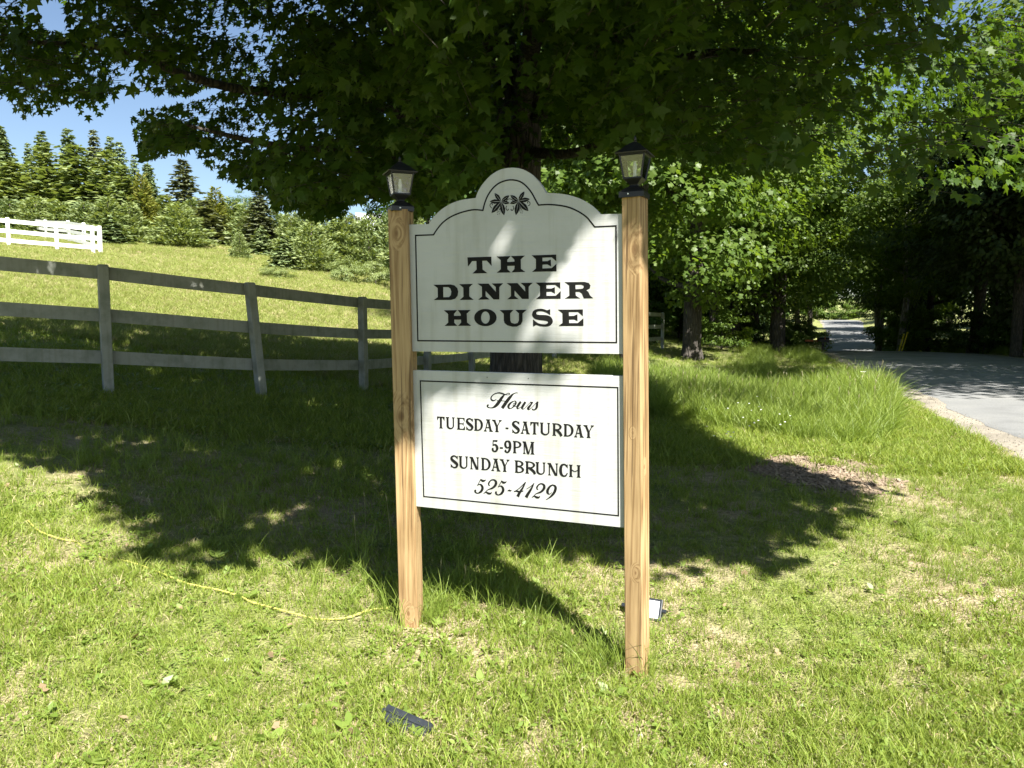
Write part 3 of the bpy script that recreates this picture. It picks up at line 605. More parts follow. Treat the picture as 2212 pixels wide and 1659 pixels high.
SIGN = {"outline":[[0.0078,1.3169],[-0.001,1.8781],[0.1108,1.876],[0.1258,1.8973],[0.1526,1.9225],[0.1859,1.9443],[0.2253,1.9615],[0.2708,1.9718],[0.3363,1.9768],[0.3446,1.9993],[0.3606,2.0241],[0.3859,2.0511],[0.4173,2.0746],[0.4545,2.089],[0.4976,2.0922],[0.5403,2.0847],[0.5765,2.0665],[0.6066,2.0395],[0.6306,2.0101],[0.6497,1.9795],[0.7017,1.9736],[0.7484,1.9643],[0.7947,1.9479],[0.835,1.9249],[0.8636,1.9005],[0.8825,1.88],[0.979,1.8768],[0.9863,1.32]],"border":[[0.0485,1.3629],[0.0428,1.8312],[0.1317,1.8306],[0.1453,1.849],[0.1721,1.8774],[0.2052,1.8994],[0.2445,1.915],[0.2899,1.9255],[0.3284,1.9293],[0.3678,1.9244],[0.3761,1.9544],[0.392,1.9879],[0.4171,2.0178],[0.4483,2.0368],[0.4915,2.0448],[0.5342,2.0358],[0.5646,2.0142],[0.5888,1.9848],[0.6069,1.953],[0.6189,1.9333],[0.6606,1.9333],[0.7078,1.9274],[0.7487,1.9175],[0.7894,1.8988],[0.824,1.8752],[0.8442,1.8523],[0.8597,1.833],[0.9474,1.833],[0.9554,1.3635]],"outline2":[[0.0146,1.226],[0.987,1.2245],[1.0,0.5987],[0.0304,0.604]],"border2":[[0.0587,1.1813],[0.9629,1.1792],[0.9723,0.6448],[0.0701,0.6503]],"letters":[["T",[[0.2943,1.7272],[0.4059,1.7269],[0.4073,1.6876],[0.3851,1.7104],[0.3638,1.7103],[0.3652,1.6733],[0.3878,1.6569],[0.3183,1.6572],[0.3377,1.6739],[0.3367,1.7101],[0.3163,1.7102],[0.2968,1.6874]],None],["H",[[0.4314,1.7268],[0.4943,1.7265],[0.4792,1.7111],[0.4796,1.702],[0.512,1.7027],[0.5113,1.7112],[0.4961,1.7265],[0.5585,1.7266],[0.5402,1.711],[0.5413,1.672],[0.5608,1.658],[0.4991,1.6578],[0.512,1.6717],[0.5126,1.6853],[0.4796,1.6853],[0.4803,1.6715],[0.4952,1.6575],[0.4317,1.6578],[0.4499,1.6722],[0.4495,1.711]],None],["E",[[0.589,1.7266],[0.6967,1.7267],[0.6977,1.6989],[0.6775,1.7158],[0.6365,1.7156],[0.6369,1.7006],[0.6587,1.7006],[0.6734,1.7072],[0.6746,1.6781],[0.6587,1.6871],[0.637,1.6867],[0.637,1.6707],[0.6777,1.6713],[0.6982,1.6886],[0.6988,1.6576],[0.5909,1.6578],[0.6086,1.6714],[0.6078,1.7105]],None],["D",[[0.1288,1.6117],[0.2147,1.6116],[0.2317,1.6072],[0.2448,1.5951],[0.2492,1.5797],[0.2464,1.5627],[0.235,1.5492],[0.2142,1.5436],[0.13,1.5441],[0.1502,1.557],[0.1498,1.5966]],[[0.1766,1.6006],[0.2014,1.6002],[0.2115,1.5939],[0.2164,1.5802],[0.2136,1.5648],[0.2048,1.5564],[0.177,1.556]]],["I",[[0.2543,1.612],[0.3195,1.6125],[0.302,1.5976],[0.3018,1.5587],[0.3228,1.5432],[0.2564,1.5432],[0.2745,1.5573],[0.274,1.5964]],None],["N",[[0.3416,1.6128],[0.3929,1.6122],[0.4273,1.5756],[0.4262,1.5973],[0.4074,1.6123],[0.4608,1.6124],[0.4428,1.5964],[0.4427,1.5436],[0.4163,1.5439],[0.3789,1.5813],[0.3792,1.5578],[0.3981,1.5441],[0.3443,1.5436],[0.3623,1.5573],[0.3618,1.599]],None],["N",[[0.4766,1.6124],[0.5256,1.6122],[0.5609,1.5754],[0.5598,1.5958],[0.5397,1.6126],[0.594,1.6123],[0.5759,1.5962],[0.5764,1.5443],[0.5469,1.5446],[0.5122,1.581],[0.5125,1.5578],[0.531,1.5441],[0.4794,1.5439],[0.4965,1.5574],[0.4958,1.5988]],None],["E",[[0.608,1.6124],[0.715,1.612],[0.7155,1.5855],[0.694,1.6017],[0.6546,1.6018],[0.6547,1.5871],[0.677,1.5868],[0.6916,1.5924],[0.6924,1.5654],[0.677,1.5738],[0.6551,1.5734],[0.6555,1.5568],[0.6959,1.5566],[0.7175,1.5758],[0.7171,1.5441],[0.6092,1.5442],[0.6272,1.5581],[0.6264,1.5967]],None],["R",[[0.7346,1.6123],[0.8198,1.6117],[0.8363,1.6073],[0.8447,1.5969],[0.8415,1.5842],[0.8267,1.5774],[0.835,1.5716],[0.8434,1.5555],[0.856,1.5448],[0.817,1.5443],[0.8086,1.5639],[0.7985,1.5714],[0.7812,1.5717],[0.7826,1.5562],[0.8004,1.5445],[0.736,1.5445],[0.7552,1.5566],[0.7539,1.5985]],[[0.7806,1.6006],[0.805,1.6008],[0.8149,1.5968],[0.8166,1.591],[0.8117,1.5847],[0.8001,1.583],[0.7811,1.5826]]],["H",[[0.1791,1.4985],[0.2437,1.4991],[0.2278,1.4822],[0.2288,1.4738],[0.2612,1.4743],[0.2606,1.482],[0.2464,1.4994],[0.308,1.4991],[0.2894,1.4835],[0.2908,1.4449],[0.31,1.4302],[0.248,1.43],[0.2627,1.4449],[0.2621,1.4573],[0.2294,1.4573],[0.2292,1.4433],[0.2439,1.43],[0.182,1.4293],[0.2001,1.4443],[0.1997,1.4823]],None],["O",[[0.43,1.466],[0.4274,1.4545],[0.4201,1.4442],[0.4085,1.4359],[0.394,1.4306],[0.3778,1.4288],[0.3616,1.4306],[0.3469,1.4359],[0.3353,1.4441],[0.3278,1.4546],[0.3253,1.4662],[0.3279,1.4777],[0.3355,1.4881],[0.3472,1.4964],[0.3619,1.5016],[0.3781,1.5033],[0.3942,1.5014],[0.4087,1.496],[0.4202,1.4878],[0.4275,1.4774]],[[0.3984,1.466],[0.3974,1.4579],[0.3945,1.4506],[0.3899,1.4448],[0.3842,1.4411],[0.3778,1.4398],[0.3715,1.4411],[0.3658,1.4448],[0.3612,1.4506],[0.3583,1.458],[0.3573,1.4661],[0.3584,1.4742],[0.3613,1.4816],[0.3659,1.4874],[0.3717,1.4911],[0.378,1.4923],[0.3844,1.491],[0.3901,1.4873],[0.3946,1.4815],[0.3975,1.4741]]],["U",[[0.4445,1.4981],[0.5077,1.4986],[0.4925,1.4837],[0.4931,1.4541],[0.498,1.4435],[0.5125,1.4396],[0.527,1.4427],[0.5324,1.4541],[0.5324,1.4835],[0.5157,1.4986],[0.5674,1.4989],[0.5487,1.4835],[0.5484,1.4511],[0.5414,1.4361],[0.5222,1.4276],[0.5028,1.4269],[0.4802,1.4323],[0.4672,1.442],[0.4633,1.4541],[0.4633,1.482]],None],["S",[[0.672,1.5013],[0.6721,1.4762],[0.6549,1.4866],[0.6362,1.492],[0.6205,1.4921],[0.6111,1.4874],[0.6127,1.4794],[0.6268,1.4769],[0.6519,1.4763],[0.6721,1.4703],[0.683,1.4555],[0.6806,1.4407],[0.6676,1.4303],[0.6489,1.4279],[0.627,1.4296],[0.6097,1.4347],[0.5971,1.4287],[0.5964,1.4585],[0.6112,1.4466],[0.627,1.4398],[0.6489,1.4377],[0.6614,1.4422],[0.6613,1.4487],[0.652,1.4525],[0.6238,1.4555],[0.6033,1.4615],[0.5928,1.4735],[0.5938,1.4884],[0.6048,1.4987],[0.6236,1.5031],[0.6424,1.5015],[0.658,1.4961]],None],["E",[[0.706,1.4988],[0.8131,1.499],[0.8133,1.472],[0.793,1.4884],[0.7529,1.4883],[0.7536,1.4722],[0.7749,1.4727],[0.79,1.4796],[0.7908,1.451],[0.7765,1.4575],[0.7543,1.4569],[0.7547,1.4428],[0.7918,1.4429],[0.8158,1.4627],[0.816,1.4312],[0.7094,1.4304],[0.7263,1.4437],[0.7254,1.4834]],None]],"script":[["H",[[[0.4283,1.1119,0.0016],[0.4213,1.107,0.0029],[0.4114,1.1053,0.0047],[0.4043,1.1104,0.0052],[0.4036,1.1183,0.0044],[0.41,1.1277,0.0034],[0.4213,1.1354,0.0029],[0.4354,1.1394,0.0036],[0.4466,1.1395,0.0047],[0.4592,1.1367,0.0047],[0.4704,1.1338,0.0026],[0.4802,1.1328,0.0016],[0.4885,1.1344,0.0016],[0.491,1.1378,0.0021],[0.4857,1.1402,0.0018],[0.4774,1.1379,0.0013],[0.4711,1.1351,0.001]],[[0.469,1.135,0.0026],[0.4592,1.1255,0.0078],[0.448,1.1107,0.011],[0.4353,1.0931,0.0123],[0.4226,1.0807,0.0091],[0.4113,1.0743,0.0044],[0.4,1.0729,0.0023],[0.39,1.0747,0.0034],[0.3858,1.0799,0.0047],[0.3886,1.0839,0.0065],[0.3918,1.0821,0.0052]],[[0.5279,1.1425,0.001],[0.5203,1.1433,0.0018],[0.5107,1.1397,0.0026],[0.5024,1.1336,0.0065],[0.4899,1.1201,0.011],[0.476,1.1025,0.0123],[0.4634,1.085,0.0123],[0.4557,1.0741,0.0117]],[[0.4304,1.1063,0.001],[0.4536,1.1063,0.0013],[0.4704,1.1056,0.0013]]]],["o",[[[0.5107,1.1071,0.0018],[0.4982,1.1007,0.0052],[0.4857,1.0872,0.0086],[0.4857,1.0767,0.0065],[0.494,1.0733,0.0023],[0.5065,1.0814,0.0039],[0.5176,1.095,0.0065],[0.5183,1.1054,0.0039],[0.5107,1.1078,0.0018]],[[0.5162,1.1001,0.001],[0.5072,1.0946,0.0016],[0.5065,1.0867,0.0016],[0.5134,1.0837,0.001],[0.5231,1.0847,0.001]]]],["u",[[[0.5417,1.1057,0.0078],[0.5314,1.0916,0.0091],[0.5252,1.0796,0.0073],[0.5286,1.0739,0.0029],[0.5369,1.0788,0.0013],[0.5479,1.087,0.0013]],[[0.5629,1.1052,0.0078],[0.5534,1.0912,0.0091],[0.5472,1.0792,0.0078],[0.5507,1.0739,0.0031],[0.5589,1.0771,0.0013],[0.5725,1.0919,0.0013],[0.5834,1.1027,0.0013]]]],["r",[[[0.5841,1.1041,0.0052],[0.5902,1.1036,0.0047],[0.597,1.1046,0.0031]],[[0.5943,1.1032,0.0039],[0.5848,1.0911,0.0065],[0.5753,1.079,0.0091],[0.5767,1.0733,0.0052],[0.5848,1.0762,0.0016],[0.5998,1.0904,0.0013],[0.6119,1.1038,0.0013]]]],["s",[[[0.6214,1.1061,0.0026],[0.616,1.104,0.0073],[0.6147,1.091,0.0086],[0.612,1.0806,0.0078],[0.6039,1.0731,0.0044],[0.5957,1.0728,0.0031],[0.5944,1.0772,0.0039]]]],["5",[[[0.352,0.7516,0.0043],[0.3628,0.7453,0.0086],[0.3736,0.7481,0.0043],[0.3784,0.752,0.001]],[[0.3542,0.7538,0.0023],[0.3465,0.739,0.0023],[0.3367,0.7229,0.0016]],[[0.3367,0.7229,0.0016],[0.3476,0.7289,0.0035],[0.3573,0.7246,0.0078],[0.3616,0.7117,0.0097],[0.3539,0.6968,0.0086],[0.3387,0.6878,0.0035],[0.3278,0.6916,0.0058],[0.3261,0.6986,0.007],[0.3311,0.698,0.0051]]]],["2",[[[0.3972,0.7257,0.0016],[0.3919,0.7293,0.0043],[0.3919,0.7384,0.0058],[0.4016,0.7503,0.0043],[0.4144,0.7539,0.0051],[0.4251,0.747,0.009],[0.424,0.7328,0.0097],[0.4101,0.7176,0.007],[0.3864,0.7066,0.0027],[0.3691,0.6899,0.0016]],[[0.3669,0.6887,0.0019],[0.3777,0.6957,0.0043],[0.3885,0.6915,0.0078],[0.3993,0.6914,0.0062],[0.4057,0.698,0.0016]]]],["5",[[[0.4507,0.7514,0.0043],[0.4613,0.7452,0.0086],[0.4718,0.748,0.0043],[0.4765,0.7518,0.001]],[[0.4528,0.7536,0.0023],[0.4453,0.7389,0.0023],[0.4357,0.7231,0.0016]],[[0.4357,0.7231,0.0016],[0.4464,0.7289,0.0035],[0.4559,0.7247,0.0078],[0.4602,0.7119,0.0097],[0.4527,0.6972,0.0086],[0.4378,0.6883,0.0035],[0.4271,0.6921,0.0058],[0.4254,0.699,0.007],[0.4303,0.6984,0.0051]]]],["-",[[[0.4802,0.7091,0.0016],[0.4876,0.7127,0.0058],[0.494,0.7113,0.0047],[0.4992,0.7157,0.0012]]]],["4",[[[0.5639,0.7557,0.0027],[0.5348,0.7256,0.0027],[0.5097,0.7075,0.0019]],[[0.5097,0.7085,0.0019],[0.5202,0.7124,0.0051],[0.5348,0.7106,0.0058],[0.5473,0.7136,0.0043],[0.5546,0.7162,0.0012]],[[0.5639,0.7547,0.0035],[0.5494,0.7267,0.007],[0.5348,0.7036,0.0097],[0.5275,0.6886,0.0117]]]],["1",[[[0.5681,0.7252,0.0012],[0.5866,0.7376,0.0019],[0.603,0.7538,0.0023]],[[0.6026,0.7537,0.0027],[0.5887,0.7259,0.0078],[0.5743,0.7029,0.0107],[0.566,0.6882,0.0121]]]],["2",[[[0.6216,0.726,0.0016],[0.6164,0.7295,0.0043],[0.6164,0.7384,0.0058],[0.6256,0.75,0.0043],[0.6378,0.7535,0.0051],[0.648,0.7468,0.009],[0.6471,0.733,0.0097],[0.6339,0.7181,0.007],[0.6114,0.7073,0.0027],[0.595,0.6911,0.0016]],[[0.5929,0.6899,0.0019],[0.6032,0.6967,0.0043],[0.6135,0.6927,0.0078],[0.6237,0.6925,0.0062],[0.6298,0.699,0.0016]]]],["9",[[[0.6885,0.7536,0.0039],[0.6744,0.7446,0.007],[0.6643,0.7281,0.0097],[0.6644,0.7163,0.0086],[0.6725,0.711,0.0027],[0.6826,0.7197,0.0016]],[[0.6844,0.7528,0.0027],[0.6966,0.7483,0.0078],[0.6996,0.7368,0.0097],[0.6927,0.7186,0.0097],[0.6766,0.6996,0.0058],[0.6564,0.6844,0.001]]]]],"serif":[["T",0.1414,0.1788,0.9698,1.0233],["U",0.1844,0.2288,0.9695,1.0229],["E",0.2388,0.2783,0.9691,1.0225],["S",0.2838,0.3183,0.9687,1.0222],["D",0.3219,0.365,0.9684,1.0218],["A",0.3686,0.4113,0.968,1.0215],["Y",0.4078,0.4537,0.9677,1.0211],["-",0.4712,0.4845,0.9673,1.0208],["S",0.5019,0.5365,0.967,1.0204],["A",0.5407,0.5825,0.9666,1.0201],["T",0.5852,0.6226,0.9663,1.0198],["U",0.6277,0.6748,0.9659,1.0194],["R",0.6832,0.7264,0.9655,1.019],["D",0.733,0.7774,0.9651,1.0186],["A",0.7796,0.8213,0.9647,1.0182],["Y",0.8197,0.8648,0.9644,1.0179],["5",0.4068,0.4366,0.8799,0.9322],["-",0.4447,0.4588,0.8797,0.9324],["9",0.4659,0.4963,0.8795,0.9326],["P",0.5043,0.5459,0.8792,0.9329],["M",0.5511,0.6042,0.8789,0.9333],["S",0.2064,0.2439,0.7944,0.8504],["U",0.2465,0.2933,0.7943,0.85],["N",0.302,0.346,0.7942,0.8496],["D",0.3549,0.4013,0.7941,0.8492],["A",0.4035,0.4466,0.794,0.8488],["Y",0.4441,0.49,0.7939,0.8485],["B",0.513,0.5573,0.7937,0.8479],["R",0.5618,0.6086,0.7936,0.8475],["U",0.6086,0.6549,0.7935,0.8472],["N",0.6653,0.711,0.7934,0.8467],["C",0.7154,0.7539,0.7933,0.8464],["H",0.7577,0.8097,0.7932,0.846]],"leaflets":[[[0.4514,1.957],[0.422,1.994]],[[0.4514,1.957],[0.4889,1.9804]],[[0.4514,1.957],[0.3999,1.9599]],[[0.4514,1.957],[0.4081,1.9115]],[[0.4514,1.957],[0.4649,1.899]],[[0.4514,1.957],[0.4896,1.948]],[[0.5298,1.9554],[0.5563,1.9928]],[[0.5298,1.9554],[0.5806,1.9601]],[[0.5298,1.9554],[0.5741,1.9114]],[[0.5298,1.9554],[0.5187,1.897]],[[0.5298,1.9554],[0.4934,1.9808]],[[0.5298,1.9554],[0.4919,1.9465]]],"tendrils":[[[0.4097,1.9309,0.002],[0.4021,1.9389,0.002],[0.4006,1.946,0.002],[0.4059,1.9519,0.002],[0.4113,1.9496,0.002],[0.4105,1.9434,0.002]],[[0.4769,1.9384,0.002],[0.4739,1.931,0.002],[0.4754,1.9226,0.002],[0.4806,1.9189,0.002],[0.4844,1.9215,0.002],[0.4829,1.9257,0.002]],[[0.5045,1.9369,0.002],[0.5083,1.9292,0.002],[0.506,1.921,0.002],[0.5008,1.9172,0.002],[0.4963,1.9202,0.002],[0.4978,1.9242,0.002]],[[0.5718,1.9326,0.002],[0.5799,1.9363,0.002],[0.5813,1.9444,0.002],[0.5754,1.9508,0.002],[0.5703,1.9484,0.002],[0.5718,1.9422,0.002]],[[0.4762,1.9584,0.002],[0.4807,1.9637,0.002],[0.4904,1.9659,0.002],[0.5001,1.9626,0.002],[0.506,1.9574,0.002]],[[0.4476,1.9296,0.002],[0.4415,1.9216,0.002]],[[0.5365,1.9318,0.002],[0.5431,1.9177,0.002]]],"grapes":[[0.4339,1.9123],[0.44,1.9148],[0.4468,1.9137],[0.4362,1.9046],[0.4433,1.906],[0.4355,1.9185],[0.535,1.914],[0.5417,1.913],[0.5487,1.9122],[0.5402,1.9056],[0.5464,1.9046],[0.5357,1.9215]]}

YF = -.011          # panel front plane (local y)
def panel(name, outline, label):
    P = [list(p) for p in outline]
    b = MB(); b.prism(P, YF, YF + .03)
    o = b.build(name, PANEL, sign); bevel(o, .0025, 2)
    o['label'] = label
    return o
ol = [tuple(p) for p in SIGN['outline']]
ol[-2] = (1.005, ol[-2][1]); ol[-1] = (1.02, ol[-1][1])
ol = ol[:3] + [tuple(p) for p in spline(ol[2:9], 4)[1:-1]] + [ol[8]] + [tuple(p) for p in spline(ol[8:20], 4)[1:-1]] + [ol[19]] + [tuple(p) for p in spline(ol[19:26], 4)[1:-1]] + ol[25:]
up = panel('sign_panel', ol, 'upper panel with scalloped arched top and black wide lettering')
o2 = [tuple(p) for p in SIGN['outline2']]
o2[1] = (1.03, o2[1][1]); o2[2] = (1.045, o2[2][1]); o2[0] = (.012, o2[0][1]); o2[3] = (.026, o2[3][1])
lo = panel('sign_panel', o2, 'lower rectangular panel with opening hours')

from mathutils.geometry import tessellate_polygon
def flat_glyph(polys, y=YF - .0012, holes=None):
    b = MB()
    for k, P in enumerate(polys):
        loops = [[Vector((p[0], p[1], 0)) for p in P]]
        if holes and holes[k] is not None: loops.append([Vector((p[0], p[1], 0)) for p in holes[k]])
        tris = tessellate_polygon(loops)
        pts = [p for l in loops for p in l]
        yy = y - .00012 * k
        b.add([(p[0], yy, p[1]) for p in pts], [tuple(t) for t in tris])
        i = 0
        for l in loops:
            n = len(l)
            fr = [(p[0], yy, p[1]) for p in l]; bk = [(p[0], YF + .001, p[1]) for p in l]
            b.add(fr + bk, [(j, (j+1) % n, n + (j+1) % n, n + j) for j in range(n)])
    return b
def stroke_poly(pts, n=6):
    P = spline(pts, n)
    d = np.gradient(P[:, :2], axis=0); d /= np.linalg.norm(d, axis=1)[:, None] + 1e-9
    nn = np.column_stack([-d[:, 1], d[:, 0]])
    wd = P[:, 2:3]*1.12/2 + .0003
    a = P[:, :2] + nn * wd; c = P[:, :2] - nn * wd
    return a, c
def stroke_mesh(b, pts, y, n=6):
    a, c = stroke_poly(pts, n); k = len(a)
    V = [(p[0], y, p[1]) for p in a] + [(p[0], y, p[1]) for p in c]
    V += [(p[0], YF + .001, p[1]) for p in a] + [(p[0], YF + .001, p[1]) for p in c]
    f = []
    for i in range(k - 1):
        f += [(i, i+1, k+i+1, k+i), (i, i+1, 2*k+i+1, 2*k+i), (k+i, k+i+1, 3*k+i+1, 3*k+i)]
    b.add(V, f)

# wide wedge-serif name
for ch, outer, hole in SIGN['letters']:
    if ch == 'O':
        outer = spline(outer + outer[:1], 3)[:-1]; hole = spline(hole + hole[:1], 3)[:-1]
    if ch == 'S': outer = np.vstack([outer[:2], spline(outer[1:18], 3)[1:], spline(outer[17:], 3)[1:]])
    flat_glyph([outer], holes=[hole]).build('letter', INK, up)
# border lines
def border(pts, w, parent):
    b = MB(); P = [np.array(p) for p in pts]; n = len(P)
    y = YF - .0009
    inner = []; outer = []
    for i in range(n):
        d0 = P[i] - P[i-1]; d1 = P[(i+1) % n] - P[i]
        d0 = d0/np.linalg.norm(d0); d1 = d1/np.linalg.norm(d1)
        n0 = np.array([-d0[1], d0[0]]); n1 = np.array([-d1[1], d1[0]])
        m = n0 + n1; m = m / max(np.dot(m, n0), .3)
        outer.append(P[i] + m*w/2); inner.append(P[i] - m*w/2)
    V = [(p[0], y, p[1]) for p in outer] + [(p[0], y, p[1]) for p in inner] + [(p[0], YF+.001, p[1]) for p in outer] + [(p[0], YF+.001, p[1]) for p in inner]
    f = []
    for i in range(n):
        j = (i+1) % n
        f += [(i, j, n+j, n+i), (i, j, 2*n+j, 2*n+i), (n+i, n+j, 3*n+j, 3*n+i)]
    b.add(V, f)
    return b.build('border_line', INK, parent)
bd = SIGN['border']
bds = bd[:2] + [list(p) for p in spline(bd[2:10], 3)] + [list(p) for p in spline(bd[9:20], 3)[1:]] + [list(p) for p in spline(bd[19:27], 3)[1:]] + bd[27:]
border(bds, .0062, up)
border(SIGN['border2'], .0058, lo)
# vine emblem
em = MB()
for k, (a, t) in enumerate(SIGN['leaflets']):
    a = np.array(a); t = np.array(t); d = t - a; ln = np.linalg.norm(d); d /= ln; nrm = np.array([-d[1], d[0]])
    for sgn in (1, -1):                       # two halves with the pale vein between them
        pts = []
        prof = [(.04,.0),(.15,.07),(.3,.135),(.45,.17),(.58,.175),(.7,.15),(.82,.10),(.92,.05),(1,0)]
        for i, (x, wd) in enumerate(prof):
            tooth = .012 if i % 2 == 0 and 0 < i < 8 else 0
            pts.append(a + d*ln*x + nrm*sgn*ln*(wd + tooth))
        vein = [(.9,.006),(.7,.014),(.5,.02),(.3,.022),(.12,.016)]
        for x, wd in vein: pts.append(a + d*ln*x + nrm*sgn*ln*wd)
        g = flat_glyph([pts], y=YF - .0012 - .00004*k)
        em.add(np.concatenate(g.v), [f for fs in g.f.values() for f in fs])
for s in SIGN['tendrils']: stroke_mesh(em, s, YF - .0010)
for (x, z) in SIGN['grapes']:
    g = flat_glyph([[(x + .0017*math.cos(t), z + .0017*math.sin(t)) for t in np.linspace(0, 2*math.pi, 10, endpoint=False)]])
    em.add(np.concatenate(g.v), [f for fs in g.f.values() for f in fs])
e = em.build('vine_emblem', INK, up)
# hours panel, script lettering
for ch, ss in SIGN['script']:
    b = MB()
    for k, s in enumerate(ss): stroke_mesh(b, s, YF - .0010 - .0001*k)
    b.build('letter', INK, lo)
# hours panel, condensed serif lettering
def serif_glyph(ch, x0, x1, z0, z1):
    h = z1 - z0; w = x1 - x0; st = .185*h; tn = .085*h; f = .075*h; sh = .12*h
    polys = []; strokes = []
    def R(a, b, c, d): polys.append([(a, c), (b, c), (b, d), (a, d)])
    def stem(xc, wd, za=z0, zb=z1, top=True, bot=True):
        l, r = xc - wd/2, xc + wd/2
        p = []
        p += [(l-f, zb), (r+f, zb), (r, zb-sh)] if top else [(l, zb), (r, zb)]
        p += [(r, za+sh), (r+f, za), (l-f, za), (l, za+sh)] if bot else [(r, za), (l, za)]
        if top: p += [(l, zb-sh)]
        polys.append(p)
    def diag(xa, za, xb, zb, wd): polys.append([(xa-wd/2, za), (xa+wd/2, za), (xb+wd/2, zb), (xb-wd/2, zb)])
    def foot(xc, z, wd, up_):
        polys.append([(xc-wd/2, z), (xc+wd/2, z), (xc+wd/5, z+up_*sh), (xc-wd/5, z+up_*sh)])
    def bowl(xs, za, zb, xe, thick):
        cz = (za+zb)/2; rz = (zb-za)/2; rx = xe - xs
        o = [(xs + rx*math.cos(t)**.8 if math.cos(t) > 0 else xs, cz + rz*math.sin(t)) for t in np.linspace(-math.pi/2, math.pi/2, 13)]
        i = [(xs + max(rx-thick, .1*rx)*(math.cos(t)**.8 if math.cos(t) > 0 else 0), cz + (rz-tn)*math.sin(t)) for t in np.linspace(math.pi/2, -math.pi/2, 13)]
        polys.append(o + i)
    xl = x0 + f + st/2; xr = x1 - f - st/2; xm = (x0+x1)/2
    if ch == 'T':
        stem(xm, st, top=False, zb=z1-.04*h); R(x0, x1, z1-.1*h, z1)
        polys.append([(x0, z1-.08*h), (x0+.17*h, z1-.09*h), (x0+.02*h, z1-.34*h)]); polys.append([(x1, z1-.08*h), (x1-.02*h, z1-.34*h), (x1-.17*h, z1-.09*h)])
    elif ch == 'U':
        stem(xl, st, za=z0+.28*h, bot=False); xr2 = x1 - f - tn*1.3/2; stem(xr2, tn*1.3, za=z0+.28*h, bot=False)
        cx = (xl - st/2 + xr2 + tn*.65)/2; rx = (xr2 + tn*.65 - xl + st/2)/2
        o = [(cx + rx*math.cos(t), z0 + .285*h + (.30*h)*math.sin(t)) for t in np.linspace(math.pi, 2*math.pi, 12)]
        i = [(cx + (st-tn*1.3)/2 + (rx - (st+tn*1.3)/2)*math.cos(t), z0 + .285*h + .19*h*math.sin(t)) for t in np.linspace(2*math.pi, math.pi, 12)]
        polys.append(o + i)
    elif ch in 'E':
        stem(xl, st); xa = xl
        R(xa, x1-.03*h, z1-.08*h, z1); R(xa, x1-.12*h, z0+.47*h, z0+.54*h); R(xa, x1, z0, z0+.08*h)
        polys.append([(x1-.03*h, z1-.02*h), (x1-.03*h, z1-.30*h), (x1-.16*h, z1-.075*h)])
        polys.append([(x1, z0+.02*h), (x1, z0+.34*h), (x1-.17*h, z0+.075*h)])
        polys.append([(x1-.12*h, z0+.36*h), (x1-.12*h, z0+.65*h), (x1-.22*h, z0+.505*h)])
    elif ch == 'S':
        q = lambda a, b, c: (x0 + a*w, z0 + b*h, c*h)
        strokes.append([q(.86,.80,.05), q(.7,.93,.07), q(.45,.97,.09), q(.2,.88,.14), q(.13,.74,.17), q(.3,.6,.19), q(.6,.46,.2), q(.86,.3,.18), q(.8,.12,.14), q(.55,.03,.09), q(.3,.06,.07), q(.12,.2,.05)])
        polys.append([q(.95,1.0,0)[:2], q(.95,.7,0)[:2], q(.72,.9,0)[:2]]); polys.append([q(.03,0,0)[:2], q(.03,.32,0)[:2], q(.28,.1,0)[:2]])
    elif ch == 'D':
        stem(xl, st); R(xl-st/2-f*.2, xl+st, z1-.085*h, z1); R(xl-st/2, xl+st, z0, z0+.085*h); bowl(xl + st*.5, z0, z1, x1, st*1.05)
    elif ch in 'PRB':
        stem(xl, st); R(xl, xl+st, z1-.085*h, z1)
        zm = z0 + (.44 if ch != 'B' else .5)*h
        bowl(xl+st*.5, zm, z1, x1 - (.02*h if ch != 'B' else .05*h), st)
        R(xl, xl+st, zm, zm+.08*h)
        if ch == 'R':
            strokes.append([(xl+st*.7, zm+.05*h, .1*h), (xl+st*1.5, zm-.02*h, .17*h), (x1-.14*h, z0+.2*h, .18*h), (x1-.03*h, z0+.0*h, .16*h)])
        if ch == 'B':
            bowl(xl+st*.5, z0, zm+.05*h, x1, st); R(xl, xl+st, z0, z0+.085*h)
    elif ch == 'A':
        diag(x0+.12*h, z0, xm-.02*h, z1, tn); diag(x1-.17*h, z0, xm, z1, st); R(x0+.2*h, x1-.25*h, z0+.28*h, z0+.36*h)
        foot(x0+.13*h, z0, .28*h, 1); foot(x1-.15*h, z0, .34*h, 1); foot(xm, z1, .42*h, -1)
    elif ch == 'Y':
        diag(xm, z0+.42*h, x0+.18*h, z1, st); diag(xm+.02*h, z0+.42*h, x1-.12*h, z1, tn); stem(xm, st, zb=z0+.46*h, top=False)
        foot(x0+.17*h, z1, .36*h, -1); foot(x1-.12*h, z1, .28*h, -1)
    elif ch == 'N':
        stem(x0+f+tn/2, tn*1.1); stem(x1-f-tn/2, tn*1.1, bot=False); diag(x1-f-tn-.02*h, z0, x0+f+tn*.6, z1, st*1.1); foot(x0+f*.8, z1, .22*h, -1)
    elif ch == 'M':
        stem(x0+f+tn/2, tn*1.1); stem(x1-f-st/2, st); diag(xm-.04*h, z0, x0+f+tn, z1, st*.95); diag(xm, z0, x1-f-st*.7, z1, tn); foot(x0+f, z1, .2*h, -1)
    elif ch == 'C':
        q = lambda a, b, c: (x0 + a*w, z0 + b*h, c*h)
        strokes.append([q(.88,.78,.06), q(.75,.93,.09), q(.5,.97,.10), q(.25,.84,.17), q(.16,.5,.2), q(.25,.17,.17), q(.5,.03,.10), q(.78,.09,.10), q(.94,.3,.06)])
        polys.append([q(.97,1.0,0)[:2], q(.97,.66,0)[:2], q(.74,.9,0)[:2]])
    elif ch == 'H':
